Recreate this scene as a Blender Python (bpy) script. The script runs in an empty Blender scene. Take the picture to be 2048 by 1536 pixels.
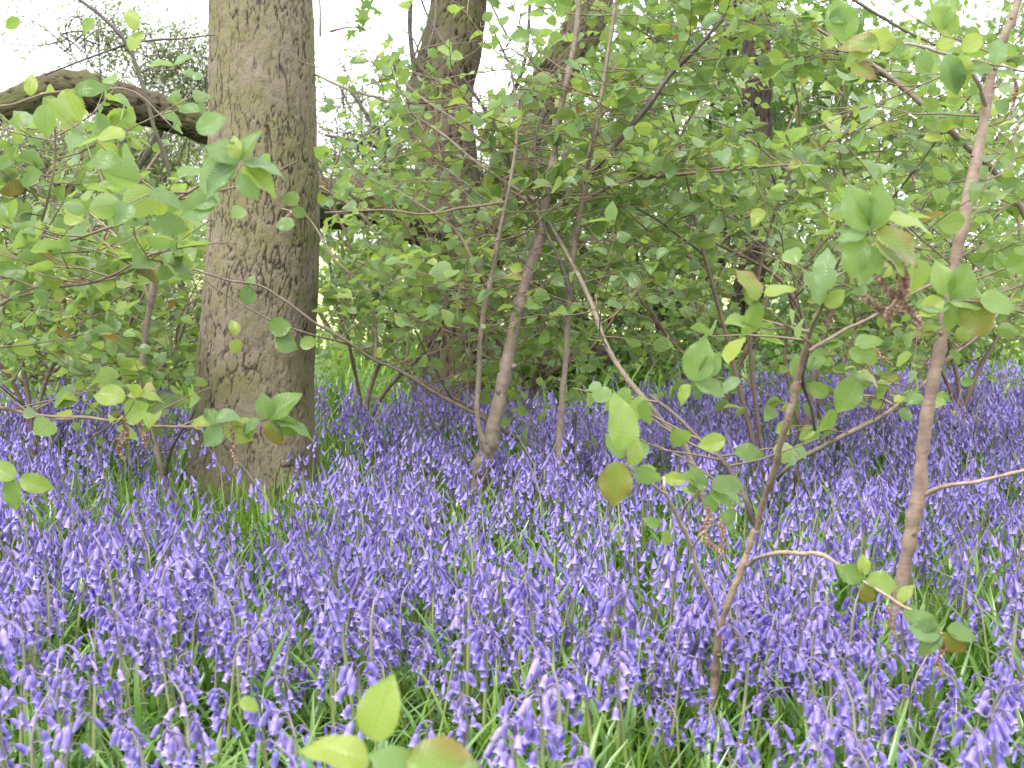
import bpy, math, random
import numpy as np
from mathutils import Matrix, Vector

# ------------------------------------------------------------------ camera, sky, sun, exposure
SC = bpy.context.scene
COL = SC.collection
FPX = 2600.0                      # focal length in pixels of a 2048 px wide frame
CAM_H = 0.90
PITCH = math.atan2(278.0, FPX)
cam_d = bpy.data.cameras.new('camera')
cam_d.sensor_width = 36.0
cam_d.lens = 36.0 * FPX / 2048.0
cam_d.clip_start = 0.05
cam_d.clip_end = 1500.0
cam_d.dof.use_dof = True
cam_d.dof.focus_distance = 3.0
cam_d.dof.aperture_fstop = 9.5
cam_o = bpy.data.objects.new('camera', cam_d)
COL.objects.link(cam_o)
cam_o.location = (0, 0, CAM_H)
cam_o.rotation_euler = (math.pi / 2 - PITCH, 0, 0)
SC.camera = cam_o

SUN_EL, SUN_AZ = math.radians(58), math.radians(215)
world = bpy.data.worlds.new('World')
SC.world = world
world.use_nodes = True
wt = world.node_tree
for n in list(wt.nodes): wt.nodes.remove(n)
w_out = wt.nodes.new('ShaderNodeOutputWorld')
w_bg = wt.nodes.new('ShaderNodeBackground')
w_sky = wt.nodes.new('ShaderNodeTexSky')
w_sky.sky_type = 'NISHITA'
w_sky.sun_disc = False
w_sky.sun_elevation = SUN_EL
w_sky.sun_rotation = SUN_AZ
w_noise = wt.nodes.new('ShaderNodeTexNoise')
w_noise.inputs['Scale'].default_value = 2.2
w_noise.inputs['Detail'].default_value = 5
w_ramp = wt.nodes.new('ShaderNodeMapRange')
w_ramp.inputs['From Min'].default_value = 0.3
w_ramp.inputs['From Max'].default_value = 0.7
w_ramp.inputs['To Min'].default_value = 0.86
w_ramp.inputs['To Max'].default_value = 1.0
w_mix = wt.nodes.new('ShaderNodeMix')
w_mix.data_type = 'RGBA'
w_mix.inputs[7].default_value = (11.4, 11.6, 12.4, 1)     # bright overcast cloud
w_co = wt.nodes.new('ShaderNodeTexCoord')
wt.links.new(w_co.outputs['Generated'], w_noise.inputs['Vector'])
wt.links.new(w_noise.outputs['Fac'], w_ramp.inputs['Value'])
wt.links.new(w_ramp.outputs['Result'], w_mix.inputs[0])
wt.links.new(w_sky.outputs['Color'], w_mix.inputs[6])
wt.links.new(w_mix.outputs[2], w_bg.inputs['Color'])
w_bg.inputs['Strength'].default_value = 0.12
wt.links.new(w_bg.outputs[0], w_out.inputs['Surface'])

sun_d = bpy.data.lights.new('sun', 'SUN')
sun_d.energy = 2.0
sun_d.angle = math.radians(10)
sun_d.color = (1.0, 0.96, 0.9)
sun_o = bpy.data.objects.new('sun', sun_d)
COL.objects.link(sun_o)
# light arrives from behind-left of the camera and high
sdir = Vector((math.sin(SUN_AZ) * math.cos(SUN_EL), math.cos(SUN_AZ) * math.cos(SUN_EL), math.sin(SUN_EL)))
sun_o.rotation_euler = sdir.to_track_quat('Z', 'Y').to_euler()
sun_o.location = (0, 0, 20)

SC.view_settings.view_transform = 'Standard'
SC.view_settings.look = 'None'
SC.view_settings.gamma = 1.0
SC.view_settings.exposure = 1.3
SC.view_settings.use_curve_mapping = False
SC.cycles.max_bounces = 8
SC.cycles.diffuse_bounces = 4
SC.cycles.transmission_bounces = 5

# ------------------------------------------------------------------ geometry helpers
RNG = np.random.default_rng(7)
_cp, _sp = math.cos(PITCH), math.sin(PITCH)

def at(px, py, y):
    """world point on the view ray of photo pixel (px, py), y metres in front of the camera"""
    u = (px - 1024.0) / FPX
    v = -(py - 768.0) / FPX
    dx, dy, dz = u, _cp + v * _sp, -_sp + v * _cp
    k = y / dy
    return np.array((dx * k, y, CAM_H + dz * k))

def proj(P):
    P = np.atleast_2d(P)
    x, y, z = P[:, 0], P[:, 1], P[:, 2] - CAM_H
    dep = y * _cp - z * _sp
    up = y * _sp + z * _cp
    dep = np.maximum(dep, 1e-3)
    return np.stack([1024 + FPX * x / dep, 768 - FPX * up / dep, dep], 1)

def nrm(v):
    v = np.asarray(v, float)
    return v / max(np.linalg.norm(v), 1e-9)

def rot_axis(axis, a):
    return np.array(Matrix.Rotation(a, 3, Vector(axis)))

class Geo:
    def __init__(s):
        s.V, s.T, s.Q, s.TM, s.QM, s.A, s.n = [], [], [], [], [], [], 0
    def add(s, V, T=None, Q=None, mat=0, a=None):
        V = np.asarray(V, float)
        if T is not None and len(T):
            s.T.append(np.asarray(T) + s.n); s.TM.append(np.full(len(T), mat) if np.isscalar(mat) else mat[0])
        if Q is not None and len(Q):
            s.Q.append(np.asarray(Q) + s.n); s.QM.append(np.full(len(Q), mat) if np.isscalar(mat) else mat[1])
        if a is None: a = np.zeros((len(V), 3))
        a = np.broadcast_to(np.asarray(a, float), (len(V), 3))
        s.A.append(a); s.V.append(V); s.n += len(V)
    def arrays(s):
        V = np.concatenate(s.V) if s.V else np.zeros((0, 3))
        T = np.concatenate(s.T) if s.T else np.zeros((0, 3), int)
        Q = np.concatenate(s.Q) if s.Q else np.zeros((0, 4), int)
        TM = np.concatenate(s.TM) if s.TM else np.zeros(0, int)
        QM = np.concatenate(s.QM) if s.QM else np.zeros(0, int)
        A = np.concatenate(s.A) if s.A else np.zeros((0, 3))
        return V, T, Q, TM, QM, A
    def mesh(s, name, mats, origin=(0, 0, 0), smooth=True):
        V, T, Q, TM, QM, A = s.arrays()
        m = bpy.data.meshes.new(name)
        V = V - np.asarray(origin)
        m.vertices.add(len(V)); m.vertices.foreach_set('co', V.ravel().astype(np.float32))
        loops = np.concatenate([T.ravel(), Q.ravel()]).astype(np.int32)
        m.loops.add(len(loops)); m.loops.foreach_set('vertex_index', loops)
        nT, nQ = len(T), len(Q)
        start = np.concatenate([np.arange(nT) * 3, nT * 3 + np.arange(nQ) * 4]).astype(np.int32)
        m.polygons.add(nT + nQ)
        m.polygons.foreach_set('loop_start', start)
        m.polygons.foreach_set('material_index', np.concatenate([TM, QM]).astype(np.int32))
        m.polygons.foreach_set('use_smooth', np.full(nT + nQ, smooth))
        at_ = m.attributes.new('tint', 'FLOAT_VECTOR', 'POINT')
        at_.data.foreach_set('vector', A.ravel().astype(np.float32))
        for mm in mats: m.materials.append(mm)
        m.update(calc_edges=True)
        return m

def scatter(geo, tmpl, Ms, Ps, rnd=None, mat=None):
    """append many transformed copies of a template (V,T,Q,TM,QM,A); Ms (n,3,3), Ps (n,3)"""
    V, T, Q, TM, QM, A = tmpl
    n, k = len(Ps), len(V)
    if n == 0: return
    W = np.einsum('nij,kj->nki', Ms, V) + Ps[:, None, :]
    off = (np.arange(n) * k)[:, None, None]
    AA = np.broadcast_to(A, (n, k, 3)).copy()
    if rnd is not None: AA[:, :, 0] = rnd[:, None]
    TT = (T[None] + off).reshape(-1, 3) if len(T) else None
    QQ = (Q[None] + off).reshape(-1, 4) if len(Q) else None
    tm = np.tile(TM if mat is None else np.full(len(T), mat), n)
    qm = np.tile(QM if mat is None else np.full(len(Q), mat), n)
    geo.add(W.reshape(-1, 3), TT, QQ, (tm, qm), AA.reshape(-1, 3))

def tube(geo, P, R, sides=6, mat=0, a=(0, 0, 0), cap=True, lump=0.0):
    P = np.asarray(P, float); n = len(P)
    R = np.broadcast_to(np.asarray(R, float), (n,))
    T = np.gradient(P, axis=0); T /= np.maximum(np.linalg.norm(T, axis=1), 1e-9)[:, None]
    ref = np.array((0, 1, 0)) if abs(T[0][1]) < .8 else np.array((1, 0, 0))
    u = nrm(np.cross(T[0], ref)); U = []
    for i in range(n):
        u = nrm(u - T[i] * np.dot(u, T[i])); U.append(u)
    U = np.array(U); W = np.cross(T, U)
    ang = np.arange(sides) / sides * 2 * math.pi
    rr = R[:, None] * np.ones(sides)
    if lump: rr = rr * (1 + RNG.normal(0, lump, (n, sides)))
    V = P[:, None] + rr[..., None] * (U[:, None] * np.cos(ang)[None, :, None] + W[:, None] * np.sin(ang)[None, :, None])
    i = np.arange(n - 1)[:, None] * sides; j = np.arange(sides)[None]; j2 = (j + 1) % sides
    Q = np.stack([i + j, i + j2, i + sides + j2, i + sides + j], -1).reshape(-1, 4)
    V = V.reshape(-1, 3); T3 = None
    if cap:
        V = np.vstack([V, P[-1] + T[-1] * R[-1] * .5])
        b = (n - 1) * sides
        T3 = np.array([[b + q, b + (q + 1) % sides, n * sides] for q in range(sides)])
    geo.add(V, T3, Q, mat, a)

def catmull(C, per=6):
    C = np.asarray(C, float)
    P = np.vstack([2 * C[0] - C[1], C, 2 * C[-1] - C[-2]])
    out = []
    for i in range(1, len(P) - 2):
        for k in range(per):
            t = k / per
            out.append(.5 * ((2 * P[i]) + (-P[i - 1] + P[i + 1]) * t + (2 * P[i - 1] - 5 * P[i] + 4 * P[i + 1] - P[i + 2]) * t * t
                       + (-P[i - 1] + 3 * P[i] - 3 * P[i + 1] + P[i + 2]) * t ** 3))
    out.append(P[-2])
    return np.array(out)

# ------------------------------------------------------------------ object helpers
def thing(name, label, cat, loc=(0, 0, 0), group=None):
    o = bpy.data.objects.new(name, None); COL.objects.link(o)
    o.empty_display_size = 0.05
    o.location = [float(c) for c in loc]
    o['label'] = label; o['category'] = cat
    if group: o['group'] = group
    return o

def link(name, mesh, parent=None, kind=None, label=None, cat=None):
    o = bpy.data.objects.new(name, mesh); COL.objects.link(o)
    if parent is not None: o.parent = parent
    if kind: o['kind'] = kind
    if label: o['label'] = label
    if cat: o['category'] = cat
    return o

# ------------------------------------------------------------------ materials
class NT:
    def __init__(s, name):
        s.m = bpy.data.materials.new(name); s.m.use_nodes = True
        s.t = s.m.node_tree; s.N = s.t.nodes; s.L = s.t.links
        s.p = s.N['Principled BSDF']; s.out = s.N['Material Output']
    def new(s, t, **kw):
        n = s.N.new(t)
        for k, v in kw.items(): setattr(n, k, v)
        return n
    def put(s, sock, v):
        if isinstance(v, bpy.types.NodeSocket): s.L.new(v, sock)
        else: sock.default_value = v
    def mix(s, f, a, b, blend='MIX'):
        n = s.new('ShaderNodeMix', data_type='RGBA', blend_type=blend)
        s.put(n.inputs[0], f); s.put(n.inputs[6], a); s.put(n.inputs[7], b)
        return n.outputs[2]
    def noise(s, scale, detail=3, vec=None, rough=.5):
        n = s.new('ShaderNodeTexNoise'); n.inputs['Scale'].default_value = scale
        n.inputs['Detail'].default_value = detail; n.inputs['Roughness'].default_value = rough
        if vec is not None: s.L.new(vec, n.inputs['Vector'])
        return n.outputs['Fac']
    def ramp(s, f, stops):
        n = s.new('ShaderNodeValToRGB'); s.L.new(f, n.inputs[0])
        cr = n.color_ramp
        while len(cr.elements) < len(stops): cr.elements.new(.5)
        for e, (p, c) in zip(cr.elements, stops): e.position = p; e.color = (*c, 1)
        return n.outputs[0]
    def rng(s, f, a, b, c, d):
        n = s.new('ShaderNodeMapRange'); s.L.new(f, n.inputs['Value'])
        for k, v in zip(('From Min', 'From Max', 'To Min', 'To Max'), (a, b, c, d)): n.inputs[k].default_value = v
        return n.outputs['Result']
    def math(s, op, a, b=0.0):
        n = s.new('ShaderNodeMath', operation=op); s.put(n.inputs[0], a); s.put(n.inputs[1], b)
        return n.outputs[0]
    def attr(s):
        n = s.new('ShaderNodeAttribute', attribute_name='tint')
        x = s.new('ShaderNodeSeparateXYZ'); s.L.new(n.outputs['Vector'], x.inputs[0])
        return x.outputs
    def obj(s): return s.new('ShaderNodeTexCoord').outputs['Object']
    def bump(s, h, strength, dist=.01):
        b = s.new('ShaderNodeBump'); b.inputs['Strength'].default_value = strength
        b.inputs['Distance'].default_value = dist; s.L.new(h, b.inputs['Height'])
        s.L.new(b.outputs[0], s.p.inputs['Normal']); return b.outputs[0]

def C4(c): return (*c, 1.0)

def leaf_material(name, stops, trans=(.44, .62, .10), tf=.45, rough=.3, single=True, under=(.19, .25, .13)):
    """x = per-leaf random, y = across the blade, z = along it (veins)"""
    k = NT(name); a = k.attr()
    if single: rnd = k.new('ShaderNodeObjectInfo').outputs['Random']
    else: rnd = a[0]
    col = k.ramp(rnd, stops)
    # side veins: slanting lines from the midrib
    s1 = k.math('ABSOLUTE', a[1]);
    ph = k.math('SUBTRACT', k.math('MULTIPLY', a[2], 75.0), k.math('MULTIPLY', s1, 34.0))
    v = k.rng(k.math('SINE', ph), .55, 1.0, 0, 1)
    mid = k.rng(s1, 0.0, .07, 1, 0)
    vein = k.math('MAXIMUM', k.math('MULTIPLY', v, .55), mid)
    col = k.mix(k.math('MULTIPLY', vein, .35), col, C4((.17, .25, .08)))
    blot = k.noise(55, 2, k.obj())
    col = k.mix(k.rng(blot, .35, .7, 0, .3), col, C4((.1, .15, .03)))
    if name.startswith('bronze'):      # young leaves: brown only at the margin and tip
        e = k.math('ADD', k.math('MULTIPLY', s1, .6), k.math('MULTIPLY', a[2], .5))
        col = k.mix(k.rng(k.math('ADD', e, k.math('MULTIPLY', blot, .5)), .55, 1.0, 0, 1), C4((.14, .22, .03)), col)
    geo = k.new('ShaderNodeNewGeometry')
    colb = k.mix(.6, col, C4(under))
    colf = k.mix(geo.outputs['Backfacing'], col, colb)
    k.L.new(colf, k.p.inputs['Base Color'])
    k.p.inputs['Roughness'].default_value = rough
    k.p.inputs['Specular IOR Level'].default_value = .5
    bn = k.bump(k.math('SINE', ph), .35, .0006)
    tr = k.new('ShaderNodeBsdfTranslucent')
    tcol = k.mix(.5, C4(trans), col)
    tcol = k.mix(k.math('MULTIPLY', vein, .45), tcol, C4((.07, .13, .02)))
    k.L.new(tcol, tr.inputs['Color']); k.L.new(bn, tr.inputs['Normal'])
    mx = k.new('ShaderNodeMixShader'); mx.inputs[0].default_value = tf
    k.L.new(k.p.outputs[0], mx.inputs[1]); k.L.new(tr.outputs[0], mx.inputs[2])
    k.L.new(mx.outputs[0], k.out.inputs['Surface'])
    return k.m

FRESH = [(0, (.07, .14, .03)), (.25, (.13, .22, .045)), (.5, (.13, .22, .10)), (.75, (.20, .29, .05)), (1, (.29, .34, .055))]
DEEP = [(0, (.05, .115, .025)), (.4, (.07, .15, .03)), (.75, (.11, .20, .04)), (1, (.17, .24, .04))]
WILLOW = [(0, (.13, .19, .05)), (.4, (.20, .25, .07)), (.75, (.28, .31, .10)), (1, (.36, .36, .13))]
BRONZE = [(0, (.17, .20, .04)), (.5, (.21, .18, .045)), (1, (.22, .135, .045))]
M = {}
M['leaf'] = leaf_material('fresh leaf', FRESH)
M['leaf_mass'] = leaf_material('fresh leaf mass', FRESH, single=False)
M['bronze'] = leaf_material('bronze young leaf', BRONZE, trans=(.5, .28, .05), tf=.35, under=(.27, .19, .11))
M['deep'] = leaf_material('maple leaf', DEEP, trans=(.25, .44, .05), tf=.42)
M['deep_mass'] = leaf_material('maple leaf mass', DEEP, trans=(.25, .44, .05), tf=.42, single=False)
M['willow'] = leaf_material('pale leaf', WILLOW, trans=(.36, .46, .08), tf=.4)
M['willow_mass'] = leaf_material('pale leaf mass', WILLOW, trans=(.36, .46, .08), tf=.4, single=False)

def twig_material(name, c1, c2, rough=.6, bands=True):
    k = NT(name); o = k.obj(); a = k.attr()
    n = k.noise(60, 4, o)
    col = k.mix(k.rng(n, .3, .7, 0, 1), C4(c1), C4(c2))
    mp = k.new('ShaderNodeMapping'); k.L.new(o, mp.inputs[0]); mp.inputs['Scale'].default_value = (30, 30, 260)
    l = k.noise(1, 2, mp.outputs[0])
    if bands: col = k.mix(k.rng(l, .56, .68, 0, .35), col, C4((.30, .23, .175)))
    g = k.noise(9, 3, o)
    col = k.mix(k.rng(g, .5, .72, 0, .55), col, C4((.13, .14, .05)))
    k.L.new(col, k.p.inputs['Base Color'])
    k.p.inputs['Roughness'].default_value = rough
    k.bump(k.math('ADD', n, l), .6, .0012)
    return k.m
M['stem'] = twig_material('sapling bark', (.13, .098, .072), (.22, .17, .13))
M['stem_red'] = twig_material('reddish sapling bark', (.15, .098, .07), (.24, .17, .125))
M['twig'] = twig_material('twig bark', (.11, .07, .05), (.19, .13, .09), bands=False)
M['dark_twig'] = twig_material('dark twig bark', (.04, .03, .027), (.085, .065, .05), bands=False)
M['pale_twig'] = twig_material('pale pinkish twig', (.30, .23, .19), (.44, .36, .30), .5, bands=False)
M['dry_twig'] = twig_material('dry pale twig', (.20, .14, .105), (.33, .25, .19), .5, bands=False)

def bark_material(name, plate, plate2, fissure, moss, mossy):
    k = NT(name); o = k.obj(); a = k.attr()      # x = depth of fissure 0..1, y = moss mask
    n = k.noise(22, 5, o); n2 = k.noise(140, 3, o)
    col = k.mix(k.rng(n, .35, .65, 0, 1), C4(plate), C4(plate2))
    col = k.mix(k.rng(n2, .3, .7, 0, .5), col, C4(tuple(c * .62 for c in plate)))
    col = k.mix(k.math('MULTIPLY', k.rng(a[1], .3, .7, 0, 1), mossy), col, C4(moss))
    col = k.mix(k.rng(a[0], .08, .45, 0, .95), col, C4(fissure))
    k.L.new(col, k.p.inputs['Base Color'])
    k.p.inputs['Roughness'].default_value = .9
    k.p.inputs['Specular IOR Level'].default_value = .2
    k.bump(k.math('ADD', n2, n), .6, .004)
    return k.m
M['bark'] = bark_material('ridged bark', (.225, .182, .138), (.165, .135, .095), (.052, .04, .03), (.145, .135, .06), .85)
M['bark2'] = bark_material('brown furrowed bark', (.105, .082, .055), (.072, .056, .038), (.02, .015, .012), (.075, .08, .028), .85)
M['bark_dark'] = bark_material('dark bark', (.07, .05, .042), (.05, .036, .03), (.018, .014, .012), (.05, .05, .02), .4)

def bell_material(name):
    k = NT(name); a = k.attr()      # x = per-bell random, y = around, z = along (0 base .. 1 lip)
    deep = k.ramp(a[0], [(0, (.10, .07, .33)), (.3, (.15, .11, .43)), (.65, (.21, .16, .50)), (.88, (.29, .215, .53)), (1, (.39, .30, .54))])
    pale = k.mix(.55, deep, C4((.54, .46, .76)))
    f = k.rng(a[2], .5, 1.0, 0, .9)
    st = k.rng(k.math('SINE', k.math('MULTIPLY', a[1], 6.2832 * 6)), .3, 1, 0, .45)
    col = k.mix(k.math('MAXIMUM', f, st), deep, pale)
    k.L.new(col, k.p.inputs['Base Color'])
    k.p.inputs['Roughness'].default_value = .3
    tr = k.new('ShaderNodeBsdfTranslucent'); k.L.new(col, tr.inputs['Color'])
    mx = k.new('ShaderNodeMixShader'); mx.inputs[0].default_value = .3
    k.L.new(k.p.outputs[0], mx.inputs[1]); k.L.new(tr.outputs[0], mx.inputs[2])
    k.L.new(mx.outputs[0], k.out.inputs['Surface'])
    return k.m
M['bell'] = bell_material('violet blue petals')

def stalk_material(name):
    k = NT(name); a = k.attr()      # z = height along the stalk
    col = k.ramp(a[2], [(0, (.15, .25, .05)), (.55, (.24, .29, .10)), (.78, (.22, .22, .13)), (1, (.17, .12, .25))])
    k.L.new(col, k.p.inputs['Base Color']); k.p.inputs['Roughness'].default_value = .42
    return k.m
M['stalk'] = stalk_material('bluebell stalk')

def blade_material(name, stops, tr_c, rough=.33):
    k = NT(name); a = k.attr()
    oi = k.new('ShaderNodeObjectInfo').outputs['Random']
    col = k.ramp(k.math('FRACT', k.math('ADD', a[0], oi)), stops)
    tip = k.rng(a[2], .7, 1.0, 0, .25)
    col = k.mix(tip, col, C4((.25, .28, .07)))
    st = k.rng(k.math('ABSOLUTE', a[1]), 0, .25, .35, 0)
    col = k.mix(st, col, C4((.20, .29, .12)))
    k.L.new(col, k.p.inputs['Base Color']); k.p.inputs['Roughness'].default_value = rough
    k.p.inputs['Specular IOR Level'].default_value = .6
    tr = k.new('ShaderNodeBsdfTranslucent'); tr.inputs['Color'].default_value = C4(tr_c)
    mx = k.new('ShaderNodeMixShader'); mx.inputs[0].default_value = .28
    k.L.new(k.p.outputs[0], mx.inputs[1]); k.L.new(tr.outputs[0], mx.inputs[2])
    k.L.new(mx.outputs[0], k.out.inputs['Surface'])
    return k.m
BLADE = [(0, (.05, .13, .022)), (.3, (.08, .18, .03)), (.6, (.10, .21, .05)), (.85, (.15, .26, .04)), (1, (.05, .13, .022))]
M['blade'] = blade_material('strap leaf', BLADE, (.2, .4, .05))
M['grass'] = blade_material('grass blade', [(0, (.10, .22, .03)), (.4, (.15, .28, .03)), (.8, (.22, .32, .04)), (1, (.10, .22, .03))], (.3, .5, .05), .4)

def ground_material():
    k = NT('woodland floor'); o = k.obj()
    n = k.noise(3, 5, o); n2 = k.noise(45, 4, o)
    soil = k.mix(n2, C4((.035, .028, .018)), C4((.10, .075, .045)))
    green = k.mix(n2, C4((.05, .11, .02)), C4((.11, .19, .035)))
    col = k.mix(k.rng(n, .35, .55, 0, 1), soil, green)
    sp = k.new('ShaderNodeSeparateXYZ'); k.L.new(o, sp.inputs[0])
    far = k.rng(sp.outputs[1], 7.0, 10.0, 0, 1)      # meadow beyond the wood
    mead = k.mix(k.noise(1.4, 5, o), C4((.26, .33, .09)), C4((.42, .45, .20)))
    col = k.mix(far, col, mead)
    k.L.new(col, k.p.inputs['Base Color']); k.p.inputs['Roughness'].default_value = .95
    k.bump(n2, .8, .02)
    return k.m
M['ground'] = ground_material()

def catkin_material():
    k = NT('dry catkin'); a = k.attr()
    col = k.ramp(a[0], [(0, (.15, .08, .055)), (.5, (.26, .16, .11)), (1, (.42, .30, .22))])
    k.L.new(col, k.p.inputs['Base Color']); k.p.inputs['Roughness'].default_value = .7
    return k.m
M['catkin'] = catkin_material()

# ------------------------------------------------------------------ value noise on numpy grids
def vnoise(P, scale, seed=0):
    X = P * scale
    I = np.floor(X).astype(np.int64); F = X - I; F = F * F * (3 - 2 * F)
    def h(i):
        v = (i[..., 0] * 73856093) ^ (i[..., 1] * 19349663) ^ (i[..., 2] * 83492791) ^ (seed * 2654435761)
        v = (v ^ (v >> 13)) * 1274126177 & 0x7fffffff
        return ((v ^ (v >> 15)) & 0xffff) / 65535.0
    r = 0
    for dx in (0, 1):
        for dy in (0, 1):
            for dz in (0, 1):
                w = (F[..., 0] if dx else 1 - F[..., 0]) * (F[..., 1] if dy else 1 - F[..., 1]) * (F[..., 2] if dz else 1 - F[..., 2])
                r = r + w * h(I + np.array((dx, dy, dz)))
    return r

def cells(u, v, seed=0, wrap=None):
    """edge distance of a jittered cell pattern; u, v in cell units; wrap = number of cells round u"""
    iu, iv = np.floor(u).astype(np.int64), np.floor(v).astype(np.int64)
    f1 = np.full(u.shape, 9.0); f2 = np.full(u.shape, 9.0)
    def h(a, b, k):
        x = (a * 374761393 + b * 668265263 + (seed + k) * 2246822519) & 0x7fffffff
        x = (x ^ (x >> 13)) * 1274126177 & 0x7fffffff
        return ((x ^ (x >> 16)) & 0xffff) / 65535.0
    for a in (-1, 0, 1):
        for b in (-1, 0, 1):
            cu, cv = iu + a, iv + b
            wu = np.mod(cu, wrap) if wrap else cu
            px, py = cu + .15 + .7 * h(wu, cv, 1), cv + .15 + .7 * h(wu, cv, 2)
            d = np.hypot(u - px, v - py)
            f2 = np.minimum(f2, np.maximum(f1, d)); f1 = np.minimum(f1, d)
    return f2 - f1

def bark_tube(P, R, material, parent, origin, name='trunk', nu=220, vstep=.006, cell=.036, depth=.010, flare=None, aspect=2.4, seed=0, lump=.035):
    """a trunk with ridged, plated bark as real relief"""
    P = catmull(P, 24); R0 = np.interp(np.linspace(0, 1, len(P)), np.linspace(0, 1, len(R)), R)
    s = np.concatenate([[0], np.cumsum(np.linalg.norm(np.diff(P, axis=0), axis=1))])
    nv = max(8, int(s[-1] / vstep))
    t = np.linspace(0, s[-1], nv)
    C = np.stack([np.interp(t, s, P[:, i]) for i in range(3)], 1); R_ = np.interp(t, s, R0)
    T = np.gradient(C, axis=0); T /= np.linalg.norm(T, axis=1)[:, None]
    ref = np.array((0., 1., 0.)) if abs(T[0][1]) < .8 else np.array((1., 0., 0.))
    U = np.cross(T, ref); U /= np.linalg.norm(U, axis=1)[:, None]; W = np.cross(T, U)
    ang = np.arange(nu) / nu * 2 * math.pi
    wrap = max(5, int(round(2 * math.pi * R_.mean() / cell)))
    N = U[:, None] * np.cos(ang)[None, :, None] + W[:, None] * np.sin(ang)[None, :, None]
    B = C[:, None] + N * R_[:, None, None]
    wob = vnoise(B, 9, seed) - .5; wob2 = vnoise(B, 30, seed + 1) - .5
    uu = ang[None] / (2 * math.pi) * wrap + wob * 1.7 + wob2 * .8
    vv = (t / (cell * aspect))[:, None] + wob2 * .6 + (vnoise(B, 14, seed + 5) - .5) * .9
    e = cells(uu, vv, seed, wrap)
    e2 = cells(uu * 2.0 + 7.3, vv * 2.3, seed + 9, wrap * 2)
    st = np.array((1, 1, .24))
    n1 = vnoise(B * st, .85 / cell, seed + 21) * .7 + vnoise(B * st, 2.1 / cell, seed + 22) * .3
    n2 = vnoise(B * st, 1.9 / cell, seed + 23) * .7 + vnoise(B * st, 4.2 / cell, seed + 24) * .3
    l1 = np.clip(1.2 - np.abs(n1 - .5) / .016, 0, 1); l2 = np.clip(1.15 - np.abs(n2 - .5) / .019, 0, 1)
    msk = np.clip((vnoise(B * np.array((1, 1, .6)), 16, seed + 3) - .25) * 2.4, 0, 1)
    crack = np.clip(1 - e / .085, 0, 1) * msk
    crack2 = np.clip(1 - e2 / .10, 0, 1) * .3 * (1 - msk * .5)
    cr = np.maximum(np.maximum(crack * .8, crack2), np.maximum(l1 * (.55 + .45 * (1 - msk)), l2 * .62))
    cr = cr * np.clip(.25 + 1.4 * vnoise(B, 9, seed + 8), 0, 1.15)
    big = (vnoise(B * np.array((1, 1, .5)), 5, seed + 2) - .5) * lump * 2 * R_[:, None]
    disp = big - cr * depth + (vnoise(B, 90, seed + 4) - .5) * depth * .7 + (vnoise(B * st, 45, seed + 14) - .5) * depth * .8
    if flare is not None: disp = disp + flare(t, ang)
    V = B + N * disp[..., None]
    moss = vnoise(B, 12, seed + 6) * .6 + vnoise(B, 40, seed + 7) * .4
    A = np.stack([np.clip(cr, 0, 1), moss, np.zeros_like(moss)], -1)
    i = np.arange(nv - 1)[:, None] * nu; j = np.arange(nu)[None]; j2 = (j + 1) % nu
    Q = np.stack([i + j, i + j2, i + nu + j2, i + nu + j], -1).reshape(-1, 4)
    g = Geo(); g.add(V.reshape(-1, 3), None, Q, 0, A.reshape(-1, 3))
    # closed ends
    for row, c in ((0, C[0]), (nv - 1, C[-1])):
        ring = V[row]
        b = np.vstack([ring, ring.mean(0)])
        g.add(b, np.array([[q, (q + 1) % nu, nu] for q in range(nu)]), None, 0, (.3, .3, 0))
    return link(name, g.mesh(name, [material], origin), parent)

# ------------------------------------------------------------------ leaf templates (length 1 along +x, normal +z)
def leaf_tmpl(rows, cols, seed, width=.62, fold=.25, curl=.25, corr=.0, serr=.0, point=.85):
    r = np.random.default_rng(seed)
    t = np.linspace(0, 1, rows + 1)
    w = np.sin(math.pi * np.power(t, .78)) ** .72 * width / 2
    w = np.where(t > .72, w * (1 - (t - .72) / .28 * (.55 if rows > 20 else .42)), w)
    w[0] = .012; w[-1] = .004
    if serr: w = w * (1 + serr * np.where(np.arange(rows + 1) % 2 == 0, 1, -1) * (t > .08) * (t < .97))
    c = np.linspace(-1, 1, cols + 1)
    bend = r.uniform(-.12, .12); tw = r.uniform(-.3, .3)
    X = t[:, None] + np.abs(c)[None] * -.02
    Y = w[:, None] * c[None]
    Z = fold * np.abs(Y) * (1 + .3 * r.uniform(-1, 1)) - curl * (t[:, None] ** 2) * .6 + np.zeros_like(Y)
    Z = Z + Y * tw * t[:, None] * .8
    Z = Z + (.030 if rows > 20 else .018) * np.abs(c)[None] ** 2 * np.sin(t[:, None] * r.uniform(9, 15) + r.uniform(0, 6) + np.sign(c)[None] * 1.3)
    if corr:
        ph = t[:, None] * 75 - np.abs(c)[None] * 34 * 1.0
        Z = Z + corr * np.sin(ph) * np.minimum(1, np.abs(c) * 4)
    Y = Y + bend * t[:, None] ** 2
    X = X - curl * .18 * t[:, None] ** 3
    V = np.stack([X, Y, Z], -1).reshape(-1, 3)
    A = np.stack([np.full(X.shape, .5), np.broadcast_to(c[None], X.shape), np.broadcast_to(t[:, None], X.shape)], -1).reshape(-1, 3)
    i = np.arange(rows)[:, None] * (cols + 1); j = np.arange(cols)[None]
    Q = np.stack([i + j, i + cols + 1 + j, i + cols + 2 + j, i + j + 1], -1).reshape(-1, 4)
    return V, np.zeros((0, 3), int), Q, np.zeros(0, int), np.zeros(len(Q), int), A

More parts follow.
